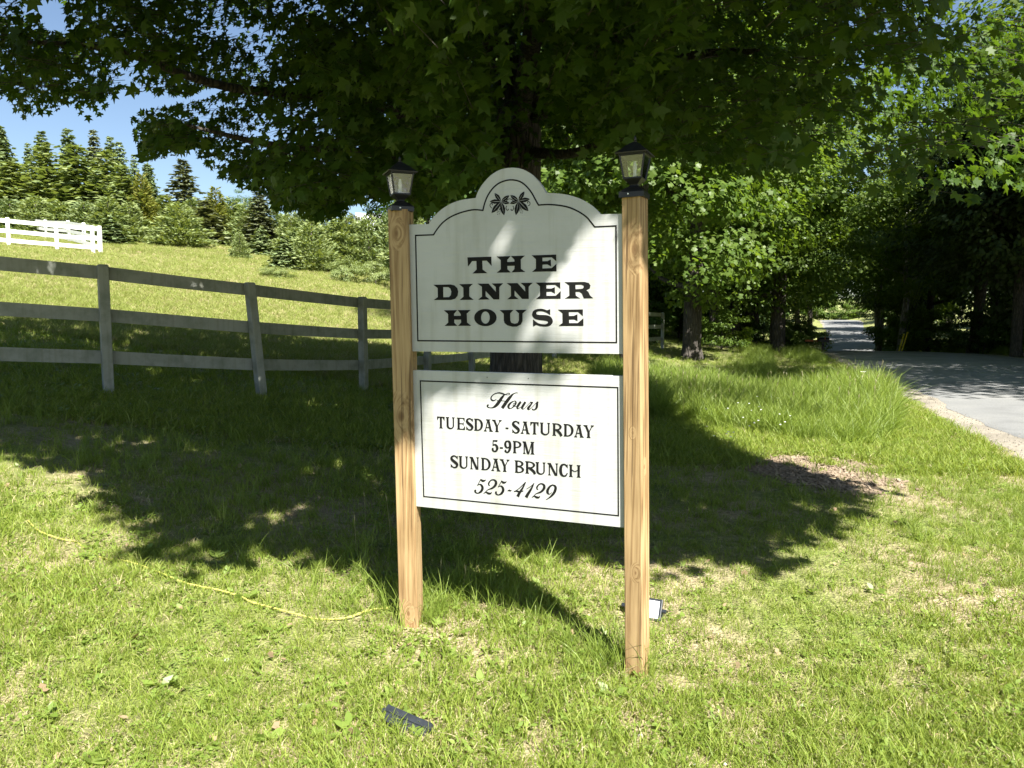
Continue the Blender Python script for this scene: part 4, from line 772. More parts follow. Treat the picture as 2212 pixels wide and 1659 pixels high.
        stem(xl, st); stem(xr, st); diag(xm, z0+.44*h, xl, z0+.62*h, .14*h) ; diag(xm, z0+.44*h, xr, z0+.62*h, .14*h)
    elif ch == '-':
        R(x0, x1, z0+.29*h, z0+.42*h)
    elif ch == '5':
        q = lambda a, b, c: (x0 + a*w, z0 + b*h, c*h)
        polys.append([q(.2,.97,0)[:2], q(.9,1.0,0)[:2], q(.86,.84,0)[:2], q(.2,.86,0)[:2]]); polys.append([q(.14,.97,0)[:2], q(.27,.97,0)[:2], q(.24,.48,0)[:2], q(.12,.5,0)[:2]])
        strokes.append([q(.15,.5,.06), q(.4,.6,.09), q(.7,.54,.15), q(.86,.33,.18), q(.72,.1,.15), q(.42,.03,.09), q(.18,.1,.12), q(.14,.24,.15), q(.28,.26,.06)])
    elif ch == '9':
        q = lambda a, b, c: (x0 + a*w, z0 + b*h, c*h)
        strokes.append([q(.5,.97,.09), q(.22,.88,.13), q(.13,.68,.16), q(.25,.47,.13), q(.5,.41,.08), q(.76,.5,.08)])
        strokes.append([q(.5,.97,.09), q(.78,.88,.15), q(.88,.62,.18), q(.82,.3,.17), q(.6,.07,.13), q(.35,.03,.09), q(.16,.12,.13), q(.2,.24,.1)])
    return polys, strokes
for ch, a, b_, zb, zt in SIGN['serif']:
    polys, strokes = serif_glyph(ch, a, b_, zb, zt)
    g = flat_glyph(polys) if polys else MB()
    for k, s in enumerate(strokes): stroke_mesh(g, s, YF - .0017 - .0001*k, 4)
    g.build('letter', INK, lo)
# rough slot edges and screw dimples
for z0, z1 in ((1.232, 1.312), (1.885, 1.935), (.50, .597)):
    b = MB(); r = np.random.default_rng(int(z0*100))
    xf = lambda z: -.007 - .030*(z-.04)/1.9 + .0452
    zs = np.linspace(z0, z1, 9)
    for a, c in zip(zs[:-1], zs[1:]):
        wv = .004 + .007*r.random()
        b.box((xf(a) - .001 + r.random()*.0012, -.024 + r.random()*.003, (a+c)/2), (.004, wv, (c-a)*.96))
    b.build('slot_edge', CHIP, sign)
    b = MB(); b.box((xf((z0+z1)/2)-.0015, -.004, (z0+z1)/2), (.0035, .028, z1-z0)); b.build('slot', GROOVE, sign)
def screw_marks(parent, spots):
    for (x, z, l) in spots:
        b = MB(); b.box((x, YF - .0004, z), (.0022, .0014, l), None)
        b.build('nail_mark', INK, parent)
screw_marks(up, [(.287, 1.563, .008), (.224, 1.552, .004)])
screw_marks(lo, [(.022, 1.165, .006), (.385, 1.206, .006), (.575, 1.206, .005)])

def lantern(cx, rot):
    z = 1.945
    Mx = Matrix.Rotation(math.radians(rot), 4, 'Z'); cx3 = np.array([cx, 0, 0])
    def T(v): return np.array(v) @ np.array(Mx.to_3x3()).T + cx3
    def sq(w, zz, flare=0):
        h = w/2; zz = zz*.87; return T([(-h,-h,z+zz),(h,-h,z+zz),(h,h,z+zz),(-h,h,z+zz)])
    def ring(w, zz, k=16):
        t = np.linspace(0, 2*np.pi, k, endpoint=False)+.2
        return T(np.column_stack([w/2*np.cos(t), w/2*np.sin(t), np.full(k, z+zz*.87)]))
    b = MB()    # frame: lower tray, corner bars, upper frame
    b.loft([sq(.030,.052), sq(.034,.056), sq(.060,.069), sq(.076,.078), sq(.076,.084)])
    for sx in (-1, 1):
        for sy in (-1, 1):
            b.tube(T([(sx*.0355, sy*.0355, z+.071), (sx*.0490, sy*.0490, z+.160)]), .0038, 6)
    b.loft([sq(.098,.178), sq(.108,.182), sq(.108,.187)])
    fr = b.build('lantern', BLACK_METAL, sign)
    fr['label'] = 'black metal post lantern with four clear panes'
    b = MB(); b.loft([sq(.100,-.007), sq(.100,.016), sq(.096,.02), sq(.058,.038), sq(.034,.046), sq(.030,.052)]); b.build('post_cap', BLACK_METAL, fr)
    b = MB(); b.loft([sq(.128,.186), sq(.131,.191), sq(.094,.208), sq(.062,.226), sq(.034,.239), sq(.016,.246)]); b.build('roof', BLACK_METAL, fr)
    b = MB(); b.loft([ring(.014,.244), ring(.016,.249), ring(.008,.254), ring(.011,.261), ring(.009,.268), ring(.003,.276)]); b.build('finial', BLACK_METAL, fr)
    for k in range(4):
        Rk = Matrix.Rotation(math.radians(rot + 90*k), 4, 'Z'); Rm = np.array(Rk.to_3x3())
        q = np.array([(-.033,-.036,.074),(.033,-.036,.074),(.0455,-.0488,.155),(-.0455,-.0488,.155)]); q2 = q + np.array([0,.002,0])
        v = np.concatenate([q, q2]) + np.array([0,0,z]); v = v @ Rm.T + cx3
        b = MB(); b.add(v, [(0,1,2,3),(7,6,5,4),(0,4,5,1),(1,5,6,2),(2,6,7,3),(3,7,4,0)]); b.build('glass_pane', GLASS, fr)
    b = MB(); b.loft([ring(.014,.084,10), ring(.014,.12,10), ring(.018,.13,10), ring(.010,.16,10)]); b.build('bulb', LENS, fr)
    b = MB(); p = T([(-.012, -.0515, z+.006)])[0]; b.box(p, (.005,.005,.005)); b.build('screw', LENS, fr)
lantern(-.038, 42)
lantern(1.018, -4)

# ================================================================== BOARD FENCES
def fence(name, label, pts, heights, ph, pw, rail_h, mat, lean=None, rail_th=.03, side=1, label_post=None):
    root = empty(name, (pts[0][0], pts[0][1], gz(*pts[0]))); tag(root, label, 'fence')
    off = np.array(root.location)
    zs = [gz(*p) for p in pts]
    for i, (p, z) in enumerate(zip(pts, zs)):
        d = np.array(pts[min(i+1, len(pts)-1)]) - np.array(pts[max(i-1, 0)]); a = math.atan2(d[1], d[0])
        lx, ly = (lean or {}).get(i, (0, 0))
        c, s = math.cos(a), math.sin(a); h = pw/2
        def ring(zz, hh):
            t = (zz - z)/ph
            return np.array([(p[0]+lx*t+c*x-s*y-off[0], p[1]+ly*t+s*x+c*y-off[1], zz-off[2]) for x, y in ((-hh,-hh),(hh,-hh),(hh,hh),(-hh,hh))])
        b = MB(); b.loft([ring(z-.3, h), ring(z+ph-.012, h), ring(z+ph, h-.012)])
        o = b.build('post', mat, root); bevel(o, .006, 1)
    for i in range(len(pts)-1):
        for hgt in heights:
            A_ = np.array([pts[i][0], pts[i][1], zs[i]+hgt]); B_ = np.array([pts[i+1][0], pts[i+1][1], zs[i+1]+hgt])
            la = (lean or {}).get(i, (0,0)); lb = (lean or {}).get(i+1, (0,0))
            A_[:2] += np.array(la)*hgt/ph; B_[:2] += np.array(lb)*hgt/ph
            d = (B_-A_); d2 = np.array([d[0], d[1], 0]); L_ = np.linalg.norm(d2); d2 /= L_
            nrm = np.array([-d2[1], d2[0], 0]) * side
            o0 = nrm*(pw/2 + rail_th/2 + .002)
            up_ = np.array([0,0,rail_h/2])
            e = d/np.linalg.norm(d)*.004
            A2, B2 = A_+o0-off+e, B_+o0-off-e
            q = lambda P: np.array([P-up_-nrm*rail_th/2, P-up_+nrm*rail_th/2, P+up_+nrm*rail_th/2, P+up_-nrm*rail_th/2])
            mid = (A2+B2)/2 + np.array([0,0,-.004+rng.normal(0,.003)])
            b = MB(); b.loft([q(A2), q(mid), q(B2)]); b.build('rail', mat, root)
    return root
NF = [(-8.0,6.4),(-6.35,7.25),(-4.71,8.5),(-3.3,9.6),(-2.34,11.5),(-1.56,13.5),(-.85,15.5),(.1,18),(1.2,20.5),(2.4,23),(3.6,25.4),(4.9,27.8),(6.2,30.2)]
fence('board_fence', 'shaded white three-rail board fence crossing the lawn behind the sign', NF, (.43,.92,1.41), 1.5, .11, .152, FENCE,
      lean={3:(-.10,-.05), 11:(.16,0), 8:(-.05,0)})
FF = [at(u, 545, d)[:2] for u, d in ((-160,36.5),(-75,37.5),(20,38.5),(124,39.7),(201,40.3),(217,41)) ]
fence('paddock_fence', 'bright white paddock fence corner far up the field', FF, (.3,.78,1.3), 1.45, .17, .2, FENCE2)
FB = [at(u, 545, d)[:2] for u, d in ((217,42),(183,45),(150,49),(101,54),(60,59),(20,64),(-30,70)) ]
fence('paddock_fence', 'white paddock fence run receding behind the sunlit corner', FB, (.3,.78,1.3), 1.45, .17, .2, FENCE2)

# ================================================================== HOUSE ON THE HILL
def house(label, u, v, d, w, wall_h, roof_h, depth, roof_mat, rz):
    P = at(u, v, d)
    z0 = gz(P[0], P[1]) - .2
    zt = P[2]
    root = empty('hill_house', (P[0], P[1], z0), rz); tag(root, label, 'house')
    h = zt - z0 - roof_h
    b = MB(); b.prism([(-w/2,0),(w/2,0),(w/2,h),(-w/2,h)], 0, depth); b.build('wall', CLAPBOARD, root)
    b = MB(); b.prism([(-.05,h),(depth+.05,h),(depth/2,h+roof_h-.1)], -w/2+.02, w/2-.02)
    V_ = np.concatenate(b.v); V_ = V_[:, [1,0,2]]; b.v = [V_]; b.build('gable', CLAPBOARD, root)
    b = MB()
    for s in (0, 1):
        y0 = -.4 if s == 0 else depth+.4
        q = [(-w/2-.4, y0, h-.2),(w/2+.4, y0, h-.2),(w/2+.4, depth/2, h+roof_h),(-w/2-.4, depth/2, h+roof_h)]
        b.add(q + [(x,y,z+.12) for x,y,z in q], [(0,1,2,3),(7,6,5,4),(0,4,5,1),(1,5,6,2),(2,6,7,3),(3,7,4,0)])
    b.build('roof', roof_mat, root)
    b = MB(); b.add([(-w/2-.45,-.4,h-.25),(-w/2-.45,depth/2,h+roof_h-.02),(-w/2-.45,depth/2,h+roof_h+.2),(-w/2-.45,-.4,h)], [(0,1,2,3)])
    b.build('gable_trim', GREEN_TRIM, root)
    for k in range(2):
        b = MB(); b.box((-w/4+k*w/2, -.03, h*.55), (.9,.06,1.4)); f = b.build('window', CLAPBOARD, root)
        b = MB(); b.box((-w/4+k*w/2, -.07, h*.55), (.74,.03,1.24)); b.build('pane', WINDOW, f)
house('white metal roofed house among bushes at the hill top', 815, 457, 108, 5.2, 3, 3.4, 6, METAL_ROOF, .25)

# ================================================================== LEAF CLOUDS
MAPLE_OUT = np.array([(0,.015),(-.07,.2),(.10,.48),(.3,.23),(.64,.54),(.62,.17),(1.05,0),(.62,-.17),(.64,-.54),(.3,-.23),(.10,-.48),(-.07,-.2)], float)
OVAL_OUT = np.array([(0,0),(.35,.30),(.75,.22),(1.05,0),(.75,-.22),(.35,-.30)], float)
STAR_OUT = np.array([(0,0),(.1,.45),(.36,.22),(.7,.5),(1.05,0),(.7,-.5),(.36,-.22),(.1,-.45)], float)
def leaf_geo(P, Tn, Nn, size, outline):
    """P base (n,3), Tn tip dir, Nn normal, size (n,) -> verts, faces"""
    Tn = Tn / np.linalg.norm(Tn, axis=1)[:, None]
    B = np.cross(Nn, Tn); B /= np.linalg.norm(B, axis=1)[:, None] + 1e-9
    Nn = np.cross(Tn, B)
    k = len(outline)
    x = outline[:, 0]; y = outline[:, 1]; zc = -.22*y*y - .13*x*x + .05
    curl = rng.uniform(-.3, 2.6, len(P))
    V = P[:, None, :] + size[:, None, None]*(x[None, :, None]*Tn[:, None, :] + y[None, :, None]*B[:, None, :] + (zc[None, :]*curl[:, None])[..., None]*Nn[:, None, :])
    F = (np.arange(len(P))[:, None]*k + np.arange(k)[None, :])
    return V.reshape(-1, 3), F
def unit(a): return a / (np.linalg.norm(a, axis=-1)[..., None] + 1e-9)

# ------------------------------------------------------------------ the big maple over the sign
TX, TY = 0.05, 11.0
maple = empty('maple_tree', (0, 0, 0))
tag(maple, 'large dark maple right behind the sign, its leafy boughs hanging over lawn and sign', 'tree')
b = MB()
tz = gz(TX, TY)
tp = np.array([(TX-.02,TY,tz-.3),(TX,TY,tz+.15),(TX+.01,TY,tz+.6),(TX+.02,TY,1.6),(TX+.03,TY,3.2),(TX+.05,TY,4.7),(TX,TY,5.2)])
tr_ = np.array([.62,.47,.40,.375,.345,.335,.30])
b.tube(tp, tr_, 18)
tr = b.build('trunk', BARK, maple, True)
LIMBS = [
 [(at(1095,220,11),.24),(at(1083,80,11),.2),(at(1075,-60,11),.16),(at(1050,-250,10.6),.1),(at(1000,-480,10),.05)],
 [(at(1130,230,11),.22),(at(1185,165,10.6),.17),(at(1290,85,9.9),.13),(at(1420,-20,9),.1),(at(1600,-200,7.5),.05)],
 [(at(1100,340,11),.11),(at(1020,290,10.4),.09),(at(920,270,9.8),.07),(at(770,215,9),.06),(at(500,190,7.6),.045),(at(250,110,6.6),.03),(at(40,90,6),.015)],
 [(at(1100,360,11),.10),(at(960,345,10.2),.07),(at(800,330,9.2),.055),(at(600,315,8.4),.04),(at(400,270,7.8),.015)],
 [(at(1120,280,10.8),.14),(at(1150,80,8.5),.12),(at(1190,-180,6),.09),(at(1150,-700,3.6),.06),(at(1100,-1600,2.0),.03)],
 [(at(1145,250,10.9),.13),(at(1330,170,9),.1),(at(1500,120,7.6),.05),(at(1640,110,6.6),.02)],
 [(at(1140,330,11),.09),(at(1240,330,9.6),.06),(at(1400,270,8.2),.035),(at(1540,255,7.4),.012)],
 [(at(1085,120,10.8),.12),(at(820,-60,8.6),.09),(at(450,-260,6.8),.06),(at(100,-420,5.6),.03)],
 [(at(1190,150,10.6),.10),(at(1600,-60,8),.07),(at(2000,-260,6),.04)],
]
for lm in LIMBS:
    P = np.array([np.append(p, r) for p, r in lm]); Q = spline(P, 5)
    b = MB(); b.tube(Q[:, :3], np.maximum(Q[:, 3], .008), 7)
    o = b.build('branch', BARK, maple, True)

# where the crown has to let sun through, as spots on the lawn (from the shade seen on the lawn)
def sunproj(P):
    P = np.asarray(P, float); t = P[..., 2]/TO_SUN[2]
    return P[..., 0] - TO_SUN[0]*t, P[..., 1] - TO_SUN[1]*t
_near = [(-420,925),(-250,930),(0,958),(130,980),(245,1025),(268,1068),(330,1150),(400,1192),(505,1188),(518,1160),(630,1150)]
_near = [sunproj(hit(u, v)) for u, v in _near]
_near += [(-1.55,4.62),(-1.25,4.40),(-.98,4.36),(-.70,4.40),(-.50,4.52),(-.32,4.68),(-.1,4.74)]
_rt = [(1200,1180),(1345,1203),(1480,1208),(1620,1188),(1605,1165),(1720,1140),(1830,1100),(1745,1078),(1850,1052),(1690,1012),(1570,985),(1480,935),(1400,900),(1330,850),(1250,815)]
_far = [(1165,806),(1100,800),(1000,785),(840,752),(700,742),(550,722),(400,706),(250,694),(100,686),(-80,683),(-420,680)]
SHADE = np.array([[float(a), float(c)] for a, c in _near + [sunproj(hit(u, v)) for u, v in _rt] + [sunproj(hit(u, v)) for u, v in _far]])
def ell(u, v, ru, rv):
    c = sunproj(hit(u, v)); a = sunproj(hit(u+ru, v)); d = sunproj(hit(u, v+rv))
    return (float(c[0]), float(c[1]), np.array([float(a[0]-c[0]), float(a[1]-c[1])]), np.array([float(d[0]-c[0]), float(d[1]-c[1])]))
SPOTS = [ell(330,945,85,11), ell(440,965,70,12), ell(735,1000,90,13), ell(815,1045,60,12), ell(640,1085,40,12), ell(1560,1085,70,10), ell(1690,1060,50,8),
         ell(690,880,80,5), ell(1540,1010,60,10), ell(560,1060,35,10), ell(1460,1050,40,10), ell(760,935,50,6), ell(180,950,40,8)]
def rail_spot(u, v, d, ru, rv):
    c = sunproj(at(u, v, d)); return (float(c[0]), float(c[1]), np.array([ru, 0.]), np.array([0., rv]))
SPOTS += [rail_spot(412, 607, 9.05, .24, .20), rail_spot(402, 777, 9.0, .10, .10), rail_spot(530, 780, 9.4, .08, .08), rail_spot(20, 778, 7.6, .10, .10)]
def in_spot(x, y):
    m = np.zeros(np.shape(x), bool)
    for cx, cy, ax, ay in SPOTS:
        Mi = np.linalg.inv(np.column_stack([ax, ay]))
        dx, dy = x-cx, y-cy
        m |= ((Mi[0,0]*dx+Mi[0,1]*dy)**2 + (Mi[1,0]*dx+Mi[1,1]*dy)**2) < 1
    return m
# lower fringe of the boughs and the sky gaps between them
FR_U = np.array([-900,-50,0,30,55,110,150,178,215,240,262,283,300,322,370,415,430,445,500,560,590,640,690,742,760,800,830,870,905,960,1030,1240,1340,1500,1700,1900,2000,2130,2212,3000], float)
FR_V = np.array([235,215,205,232,246,238,212,258,236,214,196,262,318,345,326,312,330,362,392,408,436,455,466,462,432,430,420,432,470,440,385,330,318,345,385,408,426,440,410,400], float)
GAPS = [[(236,228),(258,196),(300,207),(360,205),(395,214),(440,192),(492,186),(495,202),(440,214),(390,226),(340,236),(300,240),(284,258),(276,318),(236,318)],
        [(78,2),(140,4),(148,62),(128,68),(100,70),(80,40)], [(-10,-10),(58,-10),(30,18),(-10,12)], [(640,-10),(690,-10),(692,42),(655,16)],
        [(752,198),(790,205),(782,218),(755,214)], [(820,238),(892,240),(880,264),(825,262)], [(768,268),(815,274),(800,292),(770,284)], [(540,180),(575,186),(560,196)], [(395,312),(440,322),(432,352),(404,338)],
        [(1850,160),(1960,138),(2060,150),(2075,200),(2000,252),(1900,236)], [(1172,255),(1290,238),(1330,292),(1240,326),(1182,330)], [(1960,318),(2080,330),(2212,322),(2240,400),(2080,392)], [(1700,90),(1760,82),(1780,110),(1720,118)], [(1560,40),(1600,30),(1610,60)]]
vn1 = VNoise(3); vn2 = VNoise(5)
def crown_candidates(n, hlo, hhi):
    bb0 = SHADE.min(0); bb1 = SHADE.max(0)
    s = rng.random((n, 2))*(bb1-bb0)+bb0
    s = s[inpoly(s[:,0], s[:,1], SHADE) & ~in_spot(s[:,0], s[:,1])]
    h = hlo + (hhi-hlo)*rng.random(len(s))
    t = h/TO_SUN[2]
    P = np.column_stack([s[:,0] + TO_SUN[0]*t, s[:,1] + TO_SUN[1]*t, h])
    ok = (np.hypot(P[:,0]-TX, P[:,1]-TY) < 12.8) & (P[:,1] > -2.5)
    P = P[ok]
    u, v = project(P)
    fr = np.interp(np.nan_to_num(u, nan=0.0), FR_U, FR_V)
    front = (P[:,1] > .8) & np.isfinite(u)
    inframe = front & (u > -60) & (u < 2272) & (v > -60)
    ok = np.where(front, v < fr - 10*(6/np.maximum(P[:,1], 2)), P[:,2] > 3.7)
    ok &= np.where(front & ~inframe, P[:,2] > 2.9, True)
    for g in GAPS: ok &= ~(inframe & inpoly(u, v, g))
    # never brush the sign itself
    ok &= ~((np.abs(P[:,0]) < 1.2) & (P[:,1] < 4.2) & (P[:,2] < 2.9))
    return P[ok], inframe[ok], u[ok], v[ok]
def sign_hit(u, v):
    A3 = np.array([SA[0], SA[1], 0]); nn = np.array([math.sin(S_ANG), -math.cos(S_ANG), 0]); d = ray(u, v); c = np.array([0, 0, CAM_H])
    return c + d*(np.dot(A3 - c, nn)/np.dot(d, nn))
STREAKS = [(939,558,.03),(930,574,.022),(1088,491,.028),(1087,545,.038),(1075,572,.03),(1195,480,.022),(923,601,.028),(973,583,.018),(917,683,.03),(940,692,.024),(1257,524,.06),(1235,560,.06),(1290,500,.05),(1215,600,.05),(1060,700,.03),(1010,725,.03),(1040,560,.016),(990,640,.018),(1150,640,.03),(1300,470,.03)]
STREAKS = [tuple(float(q) for q in sunproj(sign_hit(u, v))) + (r,) for u, v, r in STREAKS]
LIT = [np.array([[float(q) for q in sunproj(sign_hit(u, v))] for u, v in pl]) for pl in (
    [(1350,476),(1290,500),(1262,508),(1236,548),(1222,545),(1205,600),(1168,640),(1182,668),(1130,672),(1090,702),(1000,722),(895,752),(895,770),(1350,770)], [(930,800),(1350,800),(1350,1150),(895,1150),(895,860)])]
DIM = np.array([[float(q) for q in sunproj(sign_hit(u, v))] for u, v in [(870,480),(950,455),(1040,390),(1110,350),(1180,390),(1240,440),(1290,480),(1215,540),(1180,600),(1150,650),(1050,680),(900,730),(865,720)]])
def in_streak(P):
    x, y = sunproj(P); m = np.zeros(len(P), bool)
    for pl in LIT: m |= inpoly(x, y, pl)
    for cx, cy, r in STREAKS: m |= np.hypot(x-cx, y-cy) < r*1.05 + .034
    return m
P_, fr_, u_, v_ = crown_candidates(420000, 2.1, 9.5)
cl = vn1(P_*np.array([.9,.9,1.5])+7)
keep_in = fr_ & (cl > .30)
idx_in = np.where(keep_in)[0]
# nearer boughs a little denser: weight by distance
w = 1.0/np.maximum(np.linalg.norm(P_[idx_in] - np.array([0,0,CAM_H]), axis=1), 3)**.6
w *= np.where(P_[idx_in][:,1] < 3.7, .0005, 1)
lft = u_[idx_in] < 830
w *= np.where(lft & (P_[idx_in][:,1] < 5.4), 0.0005, 1)
trk = (u_[idx_in] > 1055) & (u_[idx_in] < 1185) & (v_[idx_in] > 60) & (P_[idx_in][:,1] < 10.4)
w *= np.where(trk, .03, 1)
thin = vn2(P_[idx_in]*1.9 + 3)
w *= np.where(lft & (thin < .5), .05, 1)
rgt = u_[idx_in] > 1480
w *= np.where(rgt, np.where(thin < .5, .06, .55), 1)
il = rng.choice(np.where(lft)[0], size=min(1650, int(lft.sum())), replace=False, p=w[lft]/w[lft].sum())
ir = rng.choice(np.where(~lft)[0], size=min(3300, int((~lft).sum())), replace=False, p=w[~lft]/w[~lft].sum())
idx_in = idx_in[np.concatenate([il, ir])]
idx_out = np.where(~fr_ & (cl > .28))[0]
idx_out = rng.choice(idx_out, size=min(7000, len(idx_out)), replace=False)
OUT_C = P_[idx_out]
# leaf sprays added above the frame only to shade the ditch behind the verge
DITCH = np.array([(5.2,16.2),(8.5,16.5),(9.6,18.5),(10.0,25.5),(6.4,26),(5.2,21)])
q = rng.random((9000, 2))*(DITCH.max(0)-DITCH.min(0)) + DITCH.min(0); q = q[inpoly(q[:,0], q[:,1], DITCH)]
h = rng.uniform(6.5, 11.5, len(q)); q3 = np.column_stack([q[:,0]+TO_SUN[0]*h/TO_SUN[2], q[:,1]+TO_SUN[1]*h/TO_SUN[2], h])
qu, qv = project(q3); q3 = q3[(qv < -40) & (vn2(q3*.9) > .33)][:1500]
q = rng.random((4000, 2))*(DIM.max(0)-DIM.min(0)) + DIM.min(0); q = q[inpoly(q[:,0], q[:,1], DIM)][:110]
h = rng.uniform(5.0, 8.5, len(q)); q4 = np.column_stack([q[:,0]+TO_SUN[0]*h/TO_SUN[2], q[:,1]+TO_SUN[1]*h/TO_SUN[2], h])  # more sprays added out of view, placed to dim the upper sign panel
OUT_C = np.concatenate([OUT_C, q3, q4])
# sunlit sprays at the right end of the boughs
def lit_sprays(n, u0, u1, v0, v1, y0, y1):
    u = rng.uniform(u0, u1, n); v = rng.uniform(v0, v1, n); y = rng.uniform(y0, y1, n)
    return np.array([at(a, b_, c) for a, b_, c in zip(u, v, y)])
EXTRA = np.concatenate([lit_sprays(75, 1840, 2070, 130, 250, 7.5, 10.5), lit_sprays(40, 1950, 2230, 60, 200, 7, 10), lit_sprays(60, 1480, 1860, 30, 300, 7.5, 11), lit_sprays(130, 1700, 2240, 10, 320, 8, 11.5), lit_sprays(20, 1180, 1320, 250, 330, 8.5, 10.5), lit_sprays(30, 1980, 2240, 300, 400, 7, 9.5)])
def twig_leaves(C, M_, spread, smin, smax, outline, droop=.35):
    n = len(C)
    out = unit(np.column_stack([C[:,0]-TX, C[:,1]-TY, np.zeros(n)]) + rng.normal(0,.5,(n,3)))
    out[:,2] = -droop*.5 + rng.normal(0,.2,n); out = unit(out)
    side = unit(np.cross(out, np.array([0,0,1.0])))
    t = rng.uniform(-1, 1, (n, M_)); sg = rng.choice([-1,1], (n, M_))
    base = C[:,None,:] + out[:,None,:]*t[...,None]*spread + side[:,None,:]*(sg*.04)[...,None] + rng.normal(0,.05,(n,M_,3))
    tip = out[:,None,:]*.55 + side[:,None,:]*(sg*.8)[...,None] + np.array([0,0,-.65]) + rng.normal(0,.4,(n,M_,3))
    nor = np.array([0,0,.75]) + out[:,None,:]*.55 + rng.normal(0,.42,(n,M_,3))
    base = base.reshape(-1,3); tip = unit(tip.reshape(-1,3)); nor = unit(nor.reshape(-1,3))
    nor = nor - tip*(nor*tip).sum(1)[:,None]; nor = unit(nor)
    size = rng.uniform(smin, smax, len(base))
    return base, tip, nor, size, (C, out)
bi, ti, ni, si, (Ci, Oi) = twig_leaves(np.concatenate([P_[idx_in], EXTRA]), 8, .26, .064, .126, MAPLE_OUT)
# keep single leaves out of the sky gaps and below the fringe
ul, vl = project(bi + ti*si[:,None]*.6)
okl = ~in_streak(bi + ti*(si*.5)[:,None]) & ~((bi[:,1] < 5.0) & (ul < 830)) & (vl < np.interp(ul, FR_U, FR_V) + 14) & ~(inpoly(ul, vl, GAPS[0])) & ~inpoly(ul, vl, GAPS[1])
bi, ti, ni, si = bi[okl], ti[okl], ni[okl], si[okl]
ul, vl = ul[okl], vl[okl]
bo, to, no, so, (Co, Oo) = twig_leaves(OUT_C, 9, .30, .11, .15, OVAL_OUT)
# the 300 leaves that show largest are leaves of their own
dist = np.linalg.norm(bi - np.array([0,0,CAM_H]), axis=1)
infr = (ul > 0) & (ul < 2212) & (vl > 0)
big = np.argsort(np.where(infr, -si/dist, 1))[:300]
rest = np.ones(len(bi), bool); rest[big] = False
uo, vo = project(bo)
oko = ~in_streak(bo + to*(so*.55)[:,None]) & ~((bo[:,1] > .3) & (uo > -30) & (uo < 2242) & (vo > -45) & (vo < 1659))
bo, to, no, so = bo[oko], to[oko], no[oko], so[oko]
V1, F1 = leaf_geo(bi[rest], ti[rest], ni[rest], si[rest], MAPLE_OUT)
V2, F2 = leaf_geo(bo, to, no, so*1.15, STAR_OUT)
crown = link('crown', mesh_np('crown', np.concatenate([V1, V2]), [F1, F2 + len(V1)]), MAPLE, maple)
crown['kind'] = 'stuff'
leaf_meshes = []
for k in range(4):
    o_ = MAPLE_OUT * (1 + rng.normal(0, .05, MAPLE_OUT.shape))
    v, f = leaf_geo(np.zeros((1,3)), np.array([[1.,0,0]]), np.array([[0,0,1.]]), np.ones(1), o_)
    me = mesh_np('leaf', v, [f]); me.materials.append(MAPLE); leaf_meshes.append(me)
for q, i in enumerate(big):
    o = bpy.data.objects.new('leaf', leaf_meshes[q % 4]); COL.objects.link(o); o.parent = maple
    T_ = ti[i]; B_ = np.cross(ni[i], T_); N_ = np.cross(T_, B_); s = si[i]
    o.matrix_world = Matrix(((T_[0]*s, B_[0]*s, N_[0]*s, bi[i][0]), (T_[1]*s, B_[1]*s, N_[1]*s, bi[i][1]), (T_[2]*s, B_[2]*s, N_[2]*s, bi[i][2]), (0,0,0,1)))
# thin twigs that carry the sprays
def twig_mesh(C, O, ln, r):
    n = len(C); a = C - O*ln; e = C + O*ln
    x = unit(np.cross(O, np.array([0,0,1.0]))); y = np.cross(O, x)
    V = []
    for k in range(3):
        ang = 2*math.pi*k/3; V.append(a + (x*math.cos(ang) + y*math.sin(ang))*r)
    for k in range(3):
        ang = 2*math.pi*k/3; V.append(e + (x*math.cos(ang) + y*math.sin(ang))*r*.4)
    V = np.stack(V, 1).reshape(-1, 3); o = (np.arange(n)*6)[:, None]
    F = np.concatenate([o + np.array([[0,1,4,3]]), o + np.array([[1,2,5,4]]), o + np.array([[2,0,3,5]])])
    return V, F
ua, va = project(Ci - Oi*.24); ub, vb = project(Ci + Oi*.24)
okt = np.ones(len(Ci), bool)
for uu, vv in ((ua, va), (ub, vb)):
    okt &= vv < np.interp(uu, FR_U, FR_V)
    for g in GAPS: okt &= ~inpoly(uu, vv, g)
V, F = twig_mesh(Ci[okt], Oi[okt], .24, .004)
tw = link('twig', mesh_np('twig', V, [F]), BARK, maple); tw['kind'] = 'stuff'

